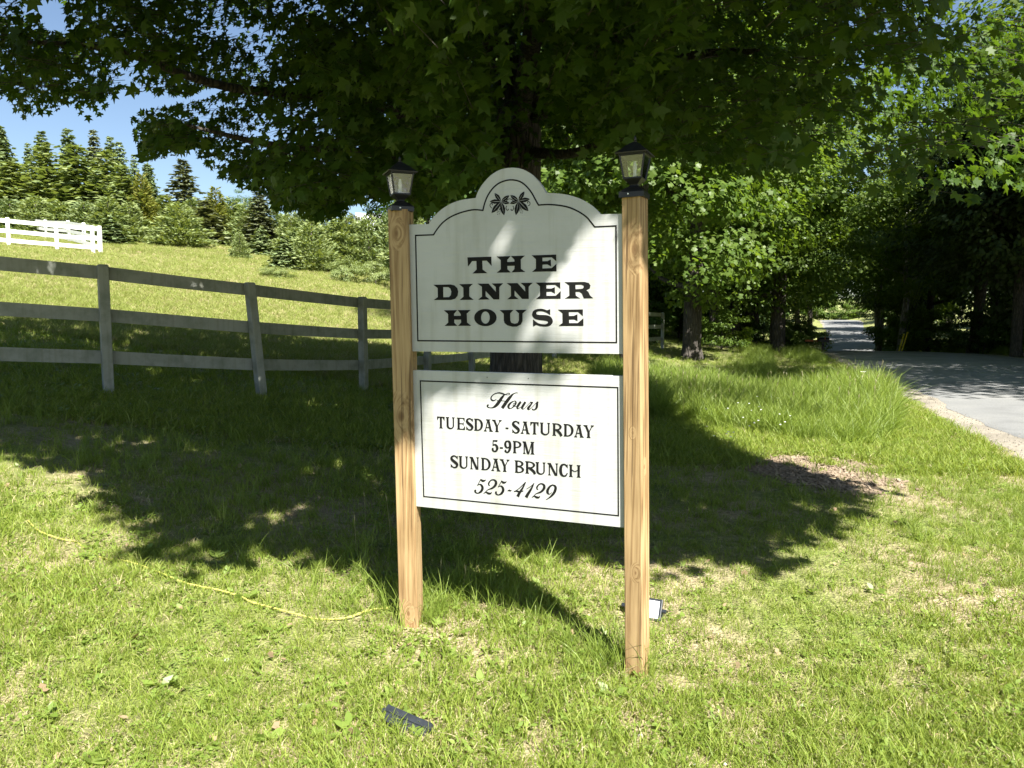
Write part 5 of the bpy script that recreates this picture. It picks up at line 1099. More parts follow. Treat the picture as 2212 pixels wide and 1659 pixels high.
# ------------------------------------------------------------------ other broad-leaved trees
def crown_mesh(seed, H, R, base, n, size, outline, clumps=150, flat=.32, low=1.0):
    r = np.random.default_rng(seed)
    hh = H - base
    # clump centres: towards the outside of an uneven egg
    d = unit(r.normal(0, 1, (clumps, 3))); rad = r.random(clumps)**.45
    lump = 1 + .25*np.sin(d[:,0]*3+seed) * np.cos(d[:,1]*2.6+seed*2)
    zc = d[:,2]*rad*hh/2
    taper = np.where(zc > 0, 1 - .35*(zc/(hh/2))**2, 1.0*low)
    C = np.column_stack([d[:,0]*rad*R*lump*taper, d[:,1]*rad*R*lump*taper, base + hh/2 + zc])
    cr = r.uniform(.45, 1.0, clumps)*R*.26
    wgt = cr**2; wgt = wgt/wgt.sum()
    k = r.choice(clumps, n, p=wgt)
    off = r.normal(0, 1, (n, 3)); off = unit(off)*(r.random(n)**.4)[:, None]
    P = C[k] + off*cr[k][:, None]*np.array([1.15, 1.15, flat*1.6])
    outw = unit(P - np.array([0, 0, base + hh*.35]))
    nor = unit(np.array([0,0,.8]) + outw*.5 + off*.25 + r.normal(0,.35,(n,3)))
    tip = unit(outw*np.array([1,1,.2]) + np.array([0,0,-.45]) + r.normal(0,.55,(n,3)))
    tip = unit(tip - nor*(tip*nor).sum(1)[:,None]*.8)
    V, F = leaf_geo(P, tip, nor, r.uniform(.75,1.25,n)*size, outline)
    return mesh_np('crown', V, [F]), C
def trunk_mesh(seed, H, r0, base, C, k=10, nl=7):
    r = np.random.default_rng(seed); b = MB()
    p = np.array([(0,0,-.4),(0,0,.1),(r.normal(0,.05),r.normal(0,.05),.6),(r.normal(0,.12),r.normal(0,.12),H*.3),(r.normal(0,.25),r.normal(0,.25),H*.6),(r.normal(0,.3),r.normal(0,.3),H*.85)])
    b.tube(p, np.array([1.6,1.25,1.02,.9,.6,.15])*r0, k)
    for c in C[r.choice(len(C), min(nl, len(C)), replace=False)]:
        z0 = max(base*.7, min(c[2]-H*.12, H*.7)); s = np.array([0,0,z0]); m = (s+c)/2 + np.array([0,0,.06*H*-.5])
        b.tube(spline([s, m, c], 3), np.linspace(.38, .1, 7)*r0, 5)
    return b.mesh('trunk', True)
def variant(seed, H, R, base, n, size, outline, r0, **kw):
    cm, C = crown_mesh(seed, H, R, base, n, size, outline, **kw)
    return cm, trunk_mesh(seed, H, r0, base, C)
VAR = {
 'row': variant(11, 14, 5.2, 2.2, 30000, .15, STAR_OUT, .36, clumps=190),
 'row2': variant(12, 15, 5.4, 2.3, 27000, .17, STAR_OUT, .36, clumps=170),
 'over': variant(17, 16, 8.0, 4.6, 34000, .17, STAR_OUT, .36, clumps=230),
 'wood': variant(13, 15, 5.0, 1.2, 15000, .26, OVAL_OUT, .26, clumps=150),
 'wood2': variant(14, 17, 5.6, 4.2, 15000, .27, OVAL_OUT, .28, clumps=150),
 'bush': variant(15, 2.6, 1.7, .05, 5000, .13, OVAL_OUT, .05, clumps=60),
 'willow': variant(16, 1.7, 1.55, .0, 7000, .085, OVAL_OUT, .03, clumps=70),
}
def put_tree(var, name, label, x, y, sc, rz, leaf, bark, group=None, cat='tree', zs=1.0):
    cm, tm = VAR[var]
    o = empty(name, (x, y, gz(x, y) - .05), rz); o.scale = (sc, sc, sc*zs)
    tag(o, label, cat, group)
    c = bpy.data.objects.new('crown', cm); COL.objects.link(c); c.parent = o
    t = bpy.data.objects.new('trunk', tm); COL.objects.link(t); t.parent = o
    for ob, m in ((c, leaf), (t, bark)):
        if not ob.data.materials: ob.data.materials.append(m)
        ob.material_slots[0].link = 'OBJECT'; ob.material_slots[0].material = m
    return o
put_tree('row', 'maple_tree', 'maple with low sunlit boughs right behind the right-hand sign post', 3.15, 18.8, .95, 2.1, LIGHT_LEAF, BARK)
put_tree('row2', 'maple_tree', 'thick dark maple trunk first in the roadside row right of the sign', 6.9, 28, 1.0, .4, LIGHT_LEAF, BARK)
put_tree('row2', 'maple_tree', 'second slim dark trunk in the roadside tree row', 10.0, 36, .8, 1.4, LIGHT_LEAF, BARK)
put_tree('row2', 'maple_tree', 'third roadside maple, dark trunk beside the white shed gable', 11.9, 39.5, 1.0, 2.9, LIGHT_LEAF, BARK)
put_tree('row2', 'maple_tree', 'fourth roadside maple with wide trunk in deep shade', 14.3, 44, 1.15, 4.4, LIGHT_LEAF, BARK)
put_tree('row2', 'grey_barked_tree', 'roadside tree with a strip of sun down its grey trunk', 18.0, 50.5, .8, 5.1, LIGHT_LEAF, BARK_GREY)
put_tree('row2', 'maple_tree', 'last dark trunk of the roadside row before the mailbox', 13.3, 36.5, 1.0, .9, LIGHT_LEAF, BARK)
put_tree('bush', 'roadside_bush', 'light green bush at the left road edge above the mailbox', 23.5, 58.5, 1.0, .3, LIGHT_LEAF, BARK, cat='bush')
put_tree('bush', 'roadside_bush', 'low green bush against the last trunk of the row', 21.6, 57.5, .9, 1.3, LIGHT_LEAF, BARK, cat='bush')
# woods right of the road
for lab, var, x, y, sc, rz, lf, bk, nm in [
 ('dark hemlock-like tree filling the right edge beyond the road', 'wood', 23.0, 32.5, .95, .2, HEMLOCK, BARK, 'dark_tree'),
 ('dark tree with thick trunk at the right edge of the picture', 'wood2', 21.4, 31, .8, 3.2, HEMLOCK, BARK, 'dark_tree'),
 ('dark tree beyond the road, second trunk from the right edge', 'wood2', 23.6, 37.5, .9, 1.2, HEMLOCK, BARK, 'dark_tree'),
 ('pale birch trunk standing just right of the yellow guards', 'wood2', 24.4, 46, .75, 2.2, LIGHT_LEAF, BIRCH, 'birch_tree'),
 ('pale birch trunk among sunlit leaves left of the yellow guards', 'wood2', 26.6, 53, .8, 4.2, LIGHT_LEAF, BIRCH, 'birch_tree'),
 ('leafy tree behind the birches on the right of the road', 'wood', 29.5, 52, 1.0, 5.0, DARK_LEAF, BARK, 'leafy_tree'),
 ('sunlit leafy tree where the road dips, right side', 'wood', 33, 60, .85, .6, LIGHT_LEAF, BARK_GREY, 'leafy_tree'),
 ('tree arching over the far road from the right', 'wood2', 38.5, 70, 1.0, 1.8, MAPLE, BARK, 'leafy_tree'),
 ('tree on the right bank where the road climbs', 'wood', 46, 84, 1.0, 2.5, LIGHT_LEAF, BARK_GREY, 'leafy_tree'),
 ('tree leaning over the right side of the road crest', 'wood2', 58, 106, 1.05, 3.5, LIGHT_LEAF, BARK, 'leafy_tree'),
 ('tree on the left bank of the far road dip', 'wood2', 29, 74, 1.0, 4.7, MAPLE, BARK, 'leafy_tree'),
 ('tree arching over the far road from the left', 'wood2', 37.5, 92, 1.05, 5.5, MAPLE, BARK, 'leafy_tree'),
 ('tree at the left of the road crest', 'wood', 47, 116, 1.1, .9, LIGHT_LEAF, BARK, 'leafy_tree'),
 ('bright tree closing the view at the end of the road', 'wood', 66, 163, 1.3, 2.0, LIGHT_LEAF, BARK, 'leafy_tree'),
 ('tree right of the vista end, above the crest', 'wood', 78, 150, 1.25, 3.0, LIGHT_LEAF, BARK, 'leafy_tree'),
 ('tree left of the vista end, above the crest', 'wood', 55, 158, 1.3, 4.0, MAPLE, BARK, 'leafy_tree')]:
    put_tree(var, nm, lab, x, y, sc, rz, lf, bk)
put_tree('bush', 'undergrowth_bush', 'sunlit bush at the foot of the birches, right road bank', 27.3, 51.0, 1.5, .8, LIGHT_LEAF, BARK, cat='bush')
put_tree('bush', 'undergrowth_bush', 'spreading bush under the dark trees beside the yellow guards', 25.8, 45.5, 1.2, 2.8, LIGHT_LEAF, BARK, cat='bush')
put_tree('bush', 'undergrowth_bush', 'low bush in shade at the far road edge, right', 23.5, 36.5, .9, 1.8, DARK_LEAF, BARK, cat='bush')
put_tree('bush', 'undergrowth_bush', 'bush on the right bank at the bottom of the road dip', 33.2, 62.5, 1.3, 4.8, LIGHT_LEAF, BARK, cat='bush')
WG = 'woodland trees filling the background right of the sign'
for i, (x, y, s) in enumerate([(-1,34,.8),(2.5,40,.9),(6.5,47,1),(10.5,52,1.05),(-3,46,.85),(14,60,1.1),(5,60,1.1),(-2,62,1.0),(19,66,1.1),(10,72,1.2),(24,80,1.1),(1,80,1.2),(17,90,1.3),(22,98,1.2),(30,108,1.3),(10,100,1.3),(38,124,1.3),(24,122,1.4),(46,138,1.3),(-8,70,1.0),(-12,84,1.1),(34,140,1.4),(52,172,1.5),(40,165,1.5),(62,185,1.5),(74,178,1.5),(86,172,1.5)]):
    put_tree(('wood','wood2')[i % 2], 'woodland_tree', 'leafy tree in the dense woodland behind the roadside row', x, y, s, i*1.7, (MAPLE, DARK_LEAF)[i % 2], BARK, WG)
put_tree('bush', 'roadside_bush', 'leafy bush between the first and second trunks of the roadside row', 9.3, 32.5, .75, .6, LIGHT_LEAF, BARK, cat='bush')
put_tree('bush', 'roadside_bush', 'bush in front of the third and fourth roadside trunks', 12.6, 40.2, .8, 2.6, DARK_LEAF, BARK, cat='bush')
put_tree('bush', 'roadside_bush', 'bush at the foot of the trunk nearest the mailbox', 15.0, 38.5, .8, 4.6, LIGHT_LEAF, BARK, cat='bush')
put_tree('bush', 'roadside_bush', 'bush left of the first roadside trunk, behind the white leaning fence post', 5.6, 31.5, .85, 3.6, DARK_LEAF, BARK, cat='bush')
UG3 = 'bushes in the shade behind the roadside row'
for i, (x, y, s) in enumerate([(7.5,42,1.2),(10,44,1.3),(12.5,48,1.4),(15,52,1.4),(9,50,1.4),(17,58,1.5),(12,57,1.5),(5,44,1.2),(19.5,62,1.5),(15.5,62,1.5),(6.5,37.5,1.0),(21,66,1.5),(2.5,42,1.2),(24,70,1.6)]):
    put_tree('bush', 'undergrowth_bush', 'dark bush in the shade behind the trunks of the roadside row', x, y, s, i*1.1, DARK_LEAF, BARK, UG3, cat='bush')
put_tree('wood', 'woodland_tree', 'leafy tree filling the gap right of the right sign post, behind the fence', 6.2, 39, .8, 2.2, MAPLE, BARK)
WG2 = 'dark woodland trees beyond the right road edge'
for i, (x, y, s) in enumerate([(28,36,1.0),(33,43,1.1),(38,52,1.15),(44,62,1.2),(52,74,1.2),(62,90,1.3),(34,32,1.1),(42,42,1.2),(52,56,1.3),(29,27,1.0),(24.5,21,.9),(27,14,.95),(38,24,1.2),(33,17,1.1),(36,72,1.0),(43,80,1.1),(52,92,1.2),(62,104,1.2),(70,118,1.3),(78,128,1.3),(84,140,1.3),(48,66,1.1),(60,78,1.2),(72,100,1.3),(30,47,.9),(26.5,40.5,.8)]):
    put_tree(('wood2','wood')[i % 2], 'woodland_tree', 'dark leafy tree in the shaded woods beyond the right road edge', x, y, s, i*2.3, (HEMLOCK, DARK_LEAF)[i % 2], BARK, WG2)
# the roadside tree out of frame on the right whose shade lies across the road
put_tree('over', 'maple_tree', 'big roadside maple at the right frame edge, its boughs reaching over the road', 17.6, 10.0, .95, 3.7, LIGHT_LEAF, BARK)
put_tree('over', 'maple_tree', 'second overhanging maple on the right of the road, behind the frame-edge one', 20.3, 20.6, 1.0, 1.1, LIGHT_LEAF, BARK)
put_tree('over', 'maple_tree', 'third overhanging maple farther along the right of the road', 25.2, 27, 1.0, 4.1, LIGHT_LEAF, BARK)
UG = 'undergrowth bushes in the dark woods on the right'
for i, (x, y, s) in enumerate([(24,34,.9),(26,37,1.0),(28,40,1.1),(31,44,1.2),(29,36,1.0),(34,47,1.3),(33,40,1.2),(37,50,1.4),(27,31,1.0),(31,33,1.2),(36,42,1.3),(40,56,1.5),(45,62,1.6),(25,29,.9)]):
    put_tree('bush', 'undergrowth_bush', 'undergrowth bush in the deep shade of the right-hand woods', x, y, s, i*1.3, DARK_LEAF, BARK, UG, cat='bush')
UG2 = 'bushes closing the view beyond the road crest'
for i, (x, y, s) in enumerate([(66,168,2.2),(72,172,2.4),(78,170,2.4),(84,168,2.2),(60,166,2.2),(69,180,2.6),(76,182,2.6),(54,162,2.2),(90,164,2.2)]):
    put_tree('bush', 'distant_bush', 'bright bush closing the view beyond the crest of the road', x, y, s, i*1.9, LIGHT_LEAF, BARK, UG2, cat='bush')

# ------------------------------------------------------------------ conifers of the hill
def spruce_mesh(seed, H=10.0, R=2.3, step=.26, per=12, leafn=24, droop=.25, lw=.17, gaps=0.0, layer=False):
    r = np.random.default_rng(seed); Pl=[]; Tl=[]; Nl=[]; Sl=[]
    z = .25
    while z < H*.985:
        t = z/H
        rad = R*((1-t)**.8)*r.uniform(.8,1.1) + .12
        nb = max(4, int(per*(1-.45*t)))
        for k in range(nb):
            if r.random() < gaps: continue
            a = 2*math.pi*(k + r.random()*.8)/nb + z*3.1
            L = rad*r.uniform(.7,1.1)
            n = max(4, int(leafn*(.35+.65*L/R)))
            s = np.sort(r.random(n)**.75)
            dirv = np.array([math.cos(a), math.sin(a), 0]); sd = np.array([-math.sin(a), math.cos(a), 0])
            zz = z + (.16*L - droop*L*s - .12*L*np.sin(s*3))*1.0 + (.35*L*s**2 if layer else 0)
            side = r.choice([-1,1], n)
            p = dirv*(s*L)[:,None]; p[:,2] = zz; p += r.normal(0, .05*R/2.3, (n,3))
            tip = dirv*.55 + sd*(side*.75)[:,None] + np.array([0,0,-.18 if not layer else .15]) + r.normal(0,.22,(n,3))
            nor = np.array([0,0,1.0]) + dirv*.25 + r.normal(0,.35,(n,3))
            Pl.append(p); Tl.append(tip); Nl.append(nor); Sl.append(r.uniform(.7,1.3,n)*(.22+.45*L*.5)*(1-.5*s)+.1)
        z += step*r.uniform(.75,1.25)
    # leader
    Pl.append(np.array([[0,0,H*.93+i*.08] for i in range(6)])); Tl.append(r.normal(0,.5,(6,3))+np.array([0,0,1.2])); Nl.append(r.normal(0,1,(6,3))); Sl.append(np.full(6,.3))
    P=np.concatenate(Pl); T=unit(np.concatenate(Tl)); Nn=unit(np.concatenate(Nl)); S=np.concatenate(Sl)
    out = np.array([(0,0),(.4,lw*2.0),(1.05,0),(.4,-lw*2.0)])
    V,F = leaf_geo(P,T,Nn,S,out)
    me = mesh_np('crown', V, [F]); b = MB(); b.tube([(0,0,-.3),(0,0,H*.5),(0,0,H*.97)], [.018*H,.010*H,.002*H], 7)
    return me, b.mesh('trunk', True)
def softpine_mesh(seed, H=4.0, R=1.5, n=3800, size=.28):
    """young white pine: upward tufts over a rounded cone"""
    r = np.random.default_rng(seed)
    z = H*(1-np.sqrt(r.random(n)))*.97; t = z/H
    a = r.random(n)*2*np.pi
    whorl = .82 + .18*np.sin(z*9/H*3.0 + np.sin(a*3+seed))
    rad = R*np.clip((1-t)**.75*whorl, .03, None)*(r.random(n)**.28)*np.clip(.45+t*6, .5, 1)*(1+.18*np.sin(a*5+seed+z*2))
    P = np.column_stack([rad*np.cos(a), rad*np.sin(a), z+.08])
    o = np.column_stack([np.cos(a), np.sin(a), np.full(n,.55)])
    T = unit(o + r.normal(0,.45,(n,3))); Nn = unit(r.normal(0,1,(n,3))+np.array([0,0,.6]))
    V,F = leaf_geo(P,T,Nn,r.uniform(.6,1.2,n)*size,np.array([(0,0),(.5,.2),(1.05,0),(.5,-.2)]))
    me = mesh_np('crown', V, [F]); b = MB(); b.tube([(0,0,-.3),(0,0,H*.9)], [.02*H,.004*H], 6)
    return me, b.mesh('trunk', True)
VAR['spruce'] = spruce_mesh(21)
VAR['spruce2'] = spruce_mesh(22, R=2.0, step=.34, per=9, gaps=.12)
VAR['pine'] = spruce_mesh(23, R=3.2, step=.50, per=10, leafn=24, droop=.05, lw=.24, gaps=.12, layer=True)
VAR['pine2'] = spruce_mesh(24, R=3.0, step=.55, per=10, leafn=22, droop=.02, lw=.24, gaps=.18, layer=True)
VAR['cedar'] = softpine_mesh(25, 10, 2.6, 5200, .5)
VAR['softpine'] = softpine_mesh(26)
VAR['softpine2'] = softpine_mesh(27, 4, 1.7, 3800, .27)
VAR['young_spruce'] = spruce_mesh(28, H=4, R=1.45, step=.17, per=9, leafn=12, droop=.1, lw=.2)
HT = {'spruce':10,'spruce2':10,'pine':10,'pine2':10,'cedar':10,'softpine':4,'softpine2':4,'young_spruce':4}
def put_conifer(var, name, label, u, vtop, d, leaf, wpx=None, vbase=None, group=None):
    top = at(u, vtop, d); z0 = gz(top[0], top[1])
    if vbase is not None:
        Q = hit(u, vbase); d = Q[1]; top = at(u, vtop, d); z0 = Q[2]
    h = max(top[2]-z0, .8); s = h/HT[var]
    me_w = {'spruce':4.6,'spruce2':4.0,'pine':6.6,'pine2':6.2,'cedar':5.0,'softpine':3.0,'softpine2':3.4,'young_spruce':2.9}[var]
    sx = s if wpx is None else (1.4*wpx*d/FPX)/me_w
    o = put_tree(var, name, label, top[0], top[1], 1, (u*7.3) % 6.28, leaf, BARK)
    o.location.z = z0 - .05
    o.scale = (sx, sx, s); tag(o, label, 'tree', group)
    return o
for var, nm, lab, u, vt, d, lf, w in [
 ('spruce','spruce_tree','tall dark spruce cut off by the left picture edge',-6,262,70,SPRUCE,95),
 ('spruce2','spruce_tree','thin spire between the left-edge spruce and the tall pines',59,306,74,SPRUCE,46),
 ('spruce2','spruce_tree','tall spruce with bushy tip, second high top from the left',88,280,76,SPRUCE,70),
 ('spruce2','spruce_tree','highest open-crowned spruce in the middle of the tall group',145,275,76,SPRUCE,78),
 ('spruce2','spruce_tree','tall spruce with a dense pointed cap right of the highest one',201,277,75,GREY_NEEDLE,66),
 ('spruce2','spruce_tree','left one of two close spruce tips at the right end of the tall group',237,292,74,SPRUCE,62),
 ('spruce2','spruce_tree','right one of two close spruce tips at the right end of the tall group',257,303,74,SPRUCE,60),
 ('spruce2','spruce_tree','thin spire at the right shoulder of the tall group',288,330,73,SPRUCE,40),
 ('spruce','spruce_tree','blue-green spruce just right of the yellow-green cedar',318,348,70,SPRUCE,68),
 ('spruce2','hemlock_tree','grey-green tapering conifer standing alone against the sky gap',394,342,72,GREY_NEEDLE,100),
 ('pine','white_pine','broad white pine with flat layers at the far left',25,345,60,PINE,150),
 ('pine2','white_pine','broad layered white pine under the second high top',98,306,63,PINE,150),
 ('pine','white_pine','big layered white pine filling the middle of the group',165,308,61,PINE,165),
 ('pine2','white_pine','layered white pine at the right of the group, darker',228,322,63,PINE,150),
 ('pine','white_pine','layered white pine low at the right end of the group',262,352,60,PINE,120),
 ('cedar','cedar_tree','yellow-green cone-shaped cedar right of the layered pines',304,366,60,CEDAR,64),
 ('cedar','cedar_tree','yellowish rounded cedar beneath the hanging maple boughs',464,396,66,CEDAR,62),
 ('spruce2','dead_spruce','greyish half-dead spruce beside the bright birch',560,402,62,GREY_NEEDLE,80),
 ('cedar','cedar_tree','olive conifer behind the left sign lantern',872,405,46,PINE,80),
 ('pine','white_pine','grey-green pine low behind the lone grey conifer',440,430,64,GREY_NEEDLE,110),
 ('pine2','white_pine','pale pine left of the lone grey conifer',352,420,62,PINE,110)]:
    put_conifer(var, nm, lab, u, vt, d, lf, w)
FILL = 'soft evergreens filling the back of the hill thicket'
for i, (u, vt, d, w) in enumerate([(20,425,57,90),(75,418,57,95),(130,430,57,95),(180,428,57,90),(232,420,57,95),(278,430,58,80),(335,425,66,85),(372,432,66,80),(412,425,67,85),(448,428,66,80),(500,425,67,90),(535,432,64,80),(585,440,64,85),(628,452,62,85),(660,450,60,85),(705,452,60,85),(748,458,58,85),(795,458,58,85),(842,455,58,90),(895,450,58,90)]):
    put_conifer(('softpine','softpine2')[i % 2], 'young_pine', 'soft mid-green evergreen packed in the background of the hill thicket', u, vt, d, (PINE, SPRUCE)[i % 3 == 0], w, None, FILL)
for var, nm, lab, u, vt, vb, lf, w in [
 ('young_spruce','young_spruce','young spruce beside the corner of the white paddock fence',238,466,529,SPRUCE,72),
 ('softpine','young_pine','young soft pine in shade left of the fence corner spruce',195,452,514,PINE,80),
 ('young_spruce','young_spruce','dark young spruce left of the big soft pine',322,455,527,SPRUCE,84),
 ('softpine2','young_pine','big soft round pine at the edge of the field',385,432,534,PINE,112),
 ('young_spruce','young_spruce','small dark spruce right of the big soft pine',452,470,529,SPRUCE,58),
 ('softpine','young_pine','pale young pine behind the small dark spruce',420,440,520,GREY_NEEDLE,80),
 ('softpine','young_pine','young pine below the yellowish cedar',492,448,522,PINE,86),
 ('softpine2','young_pine','small round pine standing alone in the field',517,497,560,PINE,40),
 ('young_spruce','young_spruce','dark spruce just right of the lone field pine',563,490,553,SPRUCE,52),
 ('softpine','young_pine','grey-green young pine under the half-dead spruce',545,450,530,GREY_NEEDLE,80),
 ('young_spruce','young_spruce','layered spruce at the front of the pine thicket',613,505,582,SPRUCE,62),
 ('softpine2','young_pine','full pine at the front centre of the thicket',672,470,586,PINE,98),
 ('softpine','young_pine','young pine at the back left of the thicket',612,462,552,PINE,84),
 ('softpine2','young_pine','pale pine at the back middle of the thicket',655,456,545,GREY_NEEDLE,96),
 ('softpine','young_pine','pale pine right of the full front pine',730,466,576,PINE,96),
 ('softpine2','young_pine','rounded pine near the right end of the thicket',785,470,580,PINE,96),
 ('softpine','young_pine','pine at the right end of the thicket beside the left sign post',838,466,585,PINE,96),
 ('softpine','young_pine','pine of the thicket seen through to the back right',765,460,556,GREY_NEEDLE,90),
 ('softpine2','young_pine','pine standing behind the left sign post',880,440,590,PINE,110)]:
    put_conifer(var, nm, lab, u, vt, 50, lf, w, vb)
def put_bush(label, u, vt, vb, w, leaf, var='willow', nm='willow_shrub'):
    Q = hit(u, vb); d = Q[1]; h = (vb-vt)*d/FPX*1.05
    o = put_tree(var, nm, label, Q[0], Q[1], 1, u, leaf, BARK, cat='shrub')
    s = (w*d/FPX)/(3.4); o.scale = (s, s, h/(2.6 if var == 'bush' else 1.75))
put_bush('low pale shrub in front of the layered spruce', 600, 573, 602, 86, WILLOW)
put_bush('pale green willow shrub in front of the thicket', 748, 552, 612, 92, WILLOW)
put_bush('willow shrub next to the left sign post', 812, 556, 616, 92, WILLOW)
Pb = at(522, 402, 68)
put_tree('wood', 'birch_tree', 'bright green rounded tree between the cedar and the half-dead spruce', Pb[0], Pb[1], (Pb[2]-gz(Pb[0],Pb[1]))/15.5, 1.0, LIGHT_LEAF, BIRCH)

# ================================================================== SMALL THINGS ON THE LAWN
def floodlight(label, pos, yaw, pitch, w=.2, h=.125, roll=0.0):
    root = empty('floodlight', pos); tag(root, label, 'floodlight')
    Rm = np.array((Matrix.Rotation(yaw, 3, 'Z') @ Matrix.Rotation(roll, 3, 'Y') @ Matrix.Rotation(pitch, 3, 'X')))
    def T(v): return np.array(v, float) @ Rm.T
    def rect(w_, h_, y): return T([(-w_/2,y,-h_/2),(w_/2,y,-h_/2),(w_/2,y,h_/2),(-w_/2,y,h_/2)])
    b = MB(); b.loft([rect(w*.80,h*.66,-.045), rect(w*.82,h*.7,-.043), rect(w*.90,h*.84,-.016), rect(w*.99,h*.98,-.014), rect(w,h,-.012), rect(w,h,.010), rect(w*.97,h*.95,.011)])
    hs = b.build('housing', BLACK_PLASTIC, root)
    b = MB()
    for i in range(7):
        x = (-.3+.1*i)*w; v = T([(x-.0025,-.062,-h*.22),(x+.0025,-.062,-h*.22),(x+.0025,-.062,h*.22),(x-.0025,-.062,h*.22),(x-.0025,-.045,-h*.24),(x+.0025,-.045,-h*.24),(x+.0025,-.045,h*.24),(x-.0025,-.045,h*.24)])
        b.add(v, [(0,1,2,3),(0,4,5,1),(1,5,6,2),(2,6,7,3),(3,7,4,0)])
    b.build('cooling_fin', BLACK_PLASTIC, hs)
    b = MB(); b.loft([rect(w*.86,h*.8,.009), rect(w*.86,h*.8,.0125)]); b.build('lens', LENS, root)
    b = MB()
    for s in (-1, 1): b.tube(T([(s*w*.52,0,0),(s*w*.52,-.03,-h*.45),(s*w*.3,-.05,-h*.75)]), .006, 6); b.tube(T([(s*(w*.5+.004),0,0),(s*(w*.5+.022),0,0)]), .011, 8)
    b.build('bracket', BLACK_PLASTIC, root)
    return root
Q = hit(886, 1582)
floodlight('black floodlight lying tilted in the foreground grass, back towards us', (Q[0], Q[1]+.0, Q[2]+.038), -.42, math.radians(24), .19, .07, math.radians(9))
Q = hit(1408, 1338)
floodlight('floodlight with white lens glinting behind the right sign post', (Q[0]-.035, Q[1]+.03, Q[2]+.045), math.pi-.42, math.radians(32), .18, .105)

rp = [(60,1135),(85,1155),(130,1172),(165,1180),(220,1208),(270,1220),(330,1240),(400,1270),(470,1288),(520,1303),(545,1318),(600,1330),(650,1340),(690,1347),(750,1344),(800,1335),(862,1322),(905,1300)]
pts = []
for i, (u, v) in enumerate(rp):
    q = hit(u, v); pts.append((q[0], q[1], gz(q[0], q[1]) + (.020 if i not in (3, 4, 13) else .006)))
Rp = spline(pts, 8)
b = MB(); b.tube(Rp, .0030, 6)
# twisted strands
ang = np.arange(len(Rp))*1.1
for ph in (0, math.pi):
    q = Rp.copy(); q[:,0] += .0035*np.cos(ang+ph); q[:,2] += .0035*np.sin(ang+ph); b.tube(q, .0021, 5)
tag(b.build('yellow_rope', YELLOW, None, True), 'thin yellow rope lying in the grass from the left post leftwards', 'rope')

# mailbox across the ditch
def local_root(name, label, cat, u, v, d):
    P = at(u, v, d); z = gz(P[0], P[1]); r = empty(name, (P[0], P[1], z)); tag(r, label, cat); return r, P, z
r, P, z = local_root('mailbox', 'dark arched mailbox on a post at the left road edge, with red-orange flag', 'mailbox', 1778, 735, 38.5)
hz = P[2]-z
b = MB(); b.box((0,0,(hz-.12)/2-.1), (.1,.1,hz-.12+.2)); b.build('post', BARK_GREY, r)
b = MB(); t = np.linspace(0, math.pi, 9); prof = np.array([(-.12,-.1),(-.12,.06)] + [(-.12*math.cos(a), .06+.1*math.sin(a)) for a in t[1:-1]] + [(.12,.06),(.12,-.1)])
ringy = lambda x: np.column_stack([np.full(len(prof), x), prof[:,0], prof[:,1]+hz])
b.loft([ringy(-.28), ringy(.28)]); b.build('box', BLACK_METAL, r)
b = MB(); b.box((-.62,0,hz-.02), (.62,.1,.09)); b.build('newspaper_tube', ORANGE, r)
b = MB(); b.box((.05,-.13,hz+.16), (.03,.012,.2)); b.build('flag', ORANGE, r)

# utility pole with yellow guy guards
r, P, z = local_root('guy_wire', 'pair of yellow plastic guy-wire guards leaning beside the far road edge', 'guy wire', 1940, 748, 41.5)
for k, dx in enumerate((0, .2)):
    b = MB(); b.tube([(dx-.05*k, 0, -.1), (dx+.36, .1, 1.15+.1*k)], .042, 8); b.build('guard', YELLOW_GUARD, r)
    b = MB(); b.tube([(dx+.36, .1, 1.15+.1*k), (dx+2.3, .4, 7.8)], .012, 5); b.build('wire', BLACK_METAL, r)

# white shed seen between the trunks
r, P, z = local_root('garden_shed', 'small white gabled shed glimpsed between dark trunks', 'shed', 1597, 712, 62)
hz = 1.3
b = MB(); b.prism([(-.9,0),(.9,0),(.9,1.3),(0,2.1),(-.9,1.3)], 0, 2.0); b.build('wall', CLAPBOARD, r)
b = MB()
for s in (-1, 1): b.add([(s*1.05,-.15,1.2),(0,-.15,2.15),(0,2.15,2.15),(s*1.05,2.15,1.2),(s*1.05,-.15,1.26),(0,-.15,2.22),(0,2.15,2.22),(s*1.05,2.15,1.26)], [(0,1,2,3),(7,6,5,4),(0,4,5,1),(1,5,6,2),(2,6,7,3),(3,7,4,0)])
b.build('roof', METAL_ROOF, r)

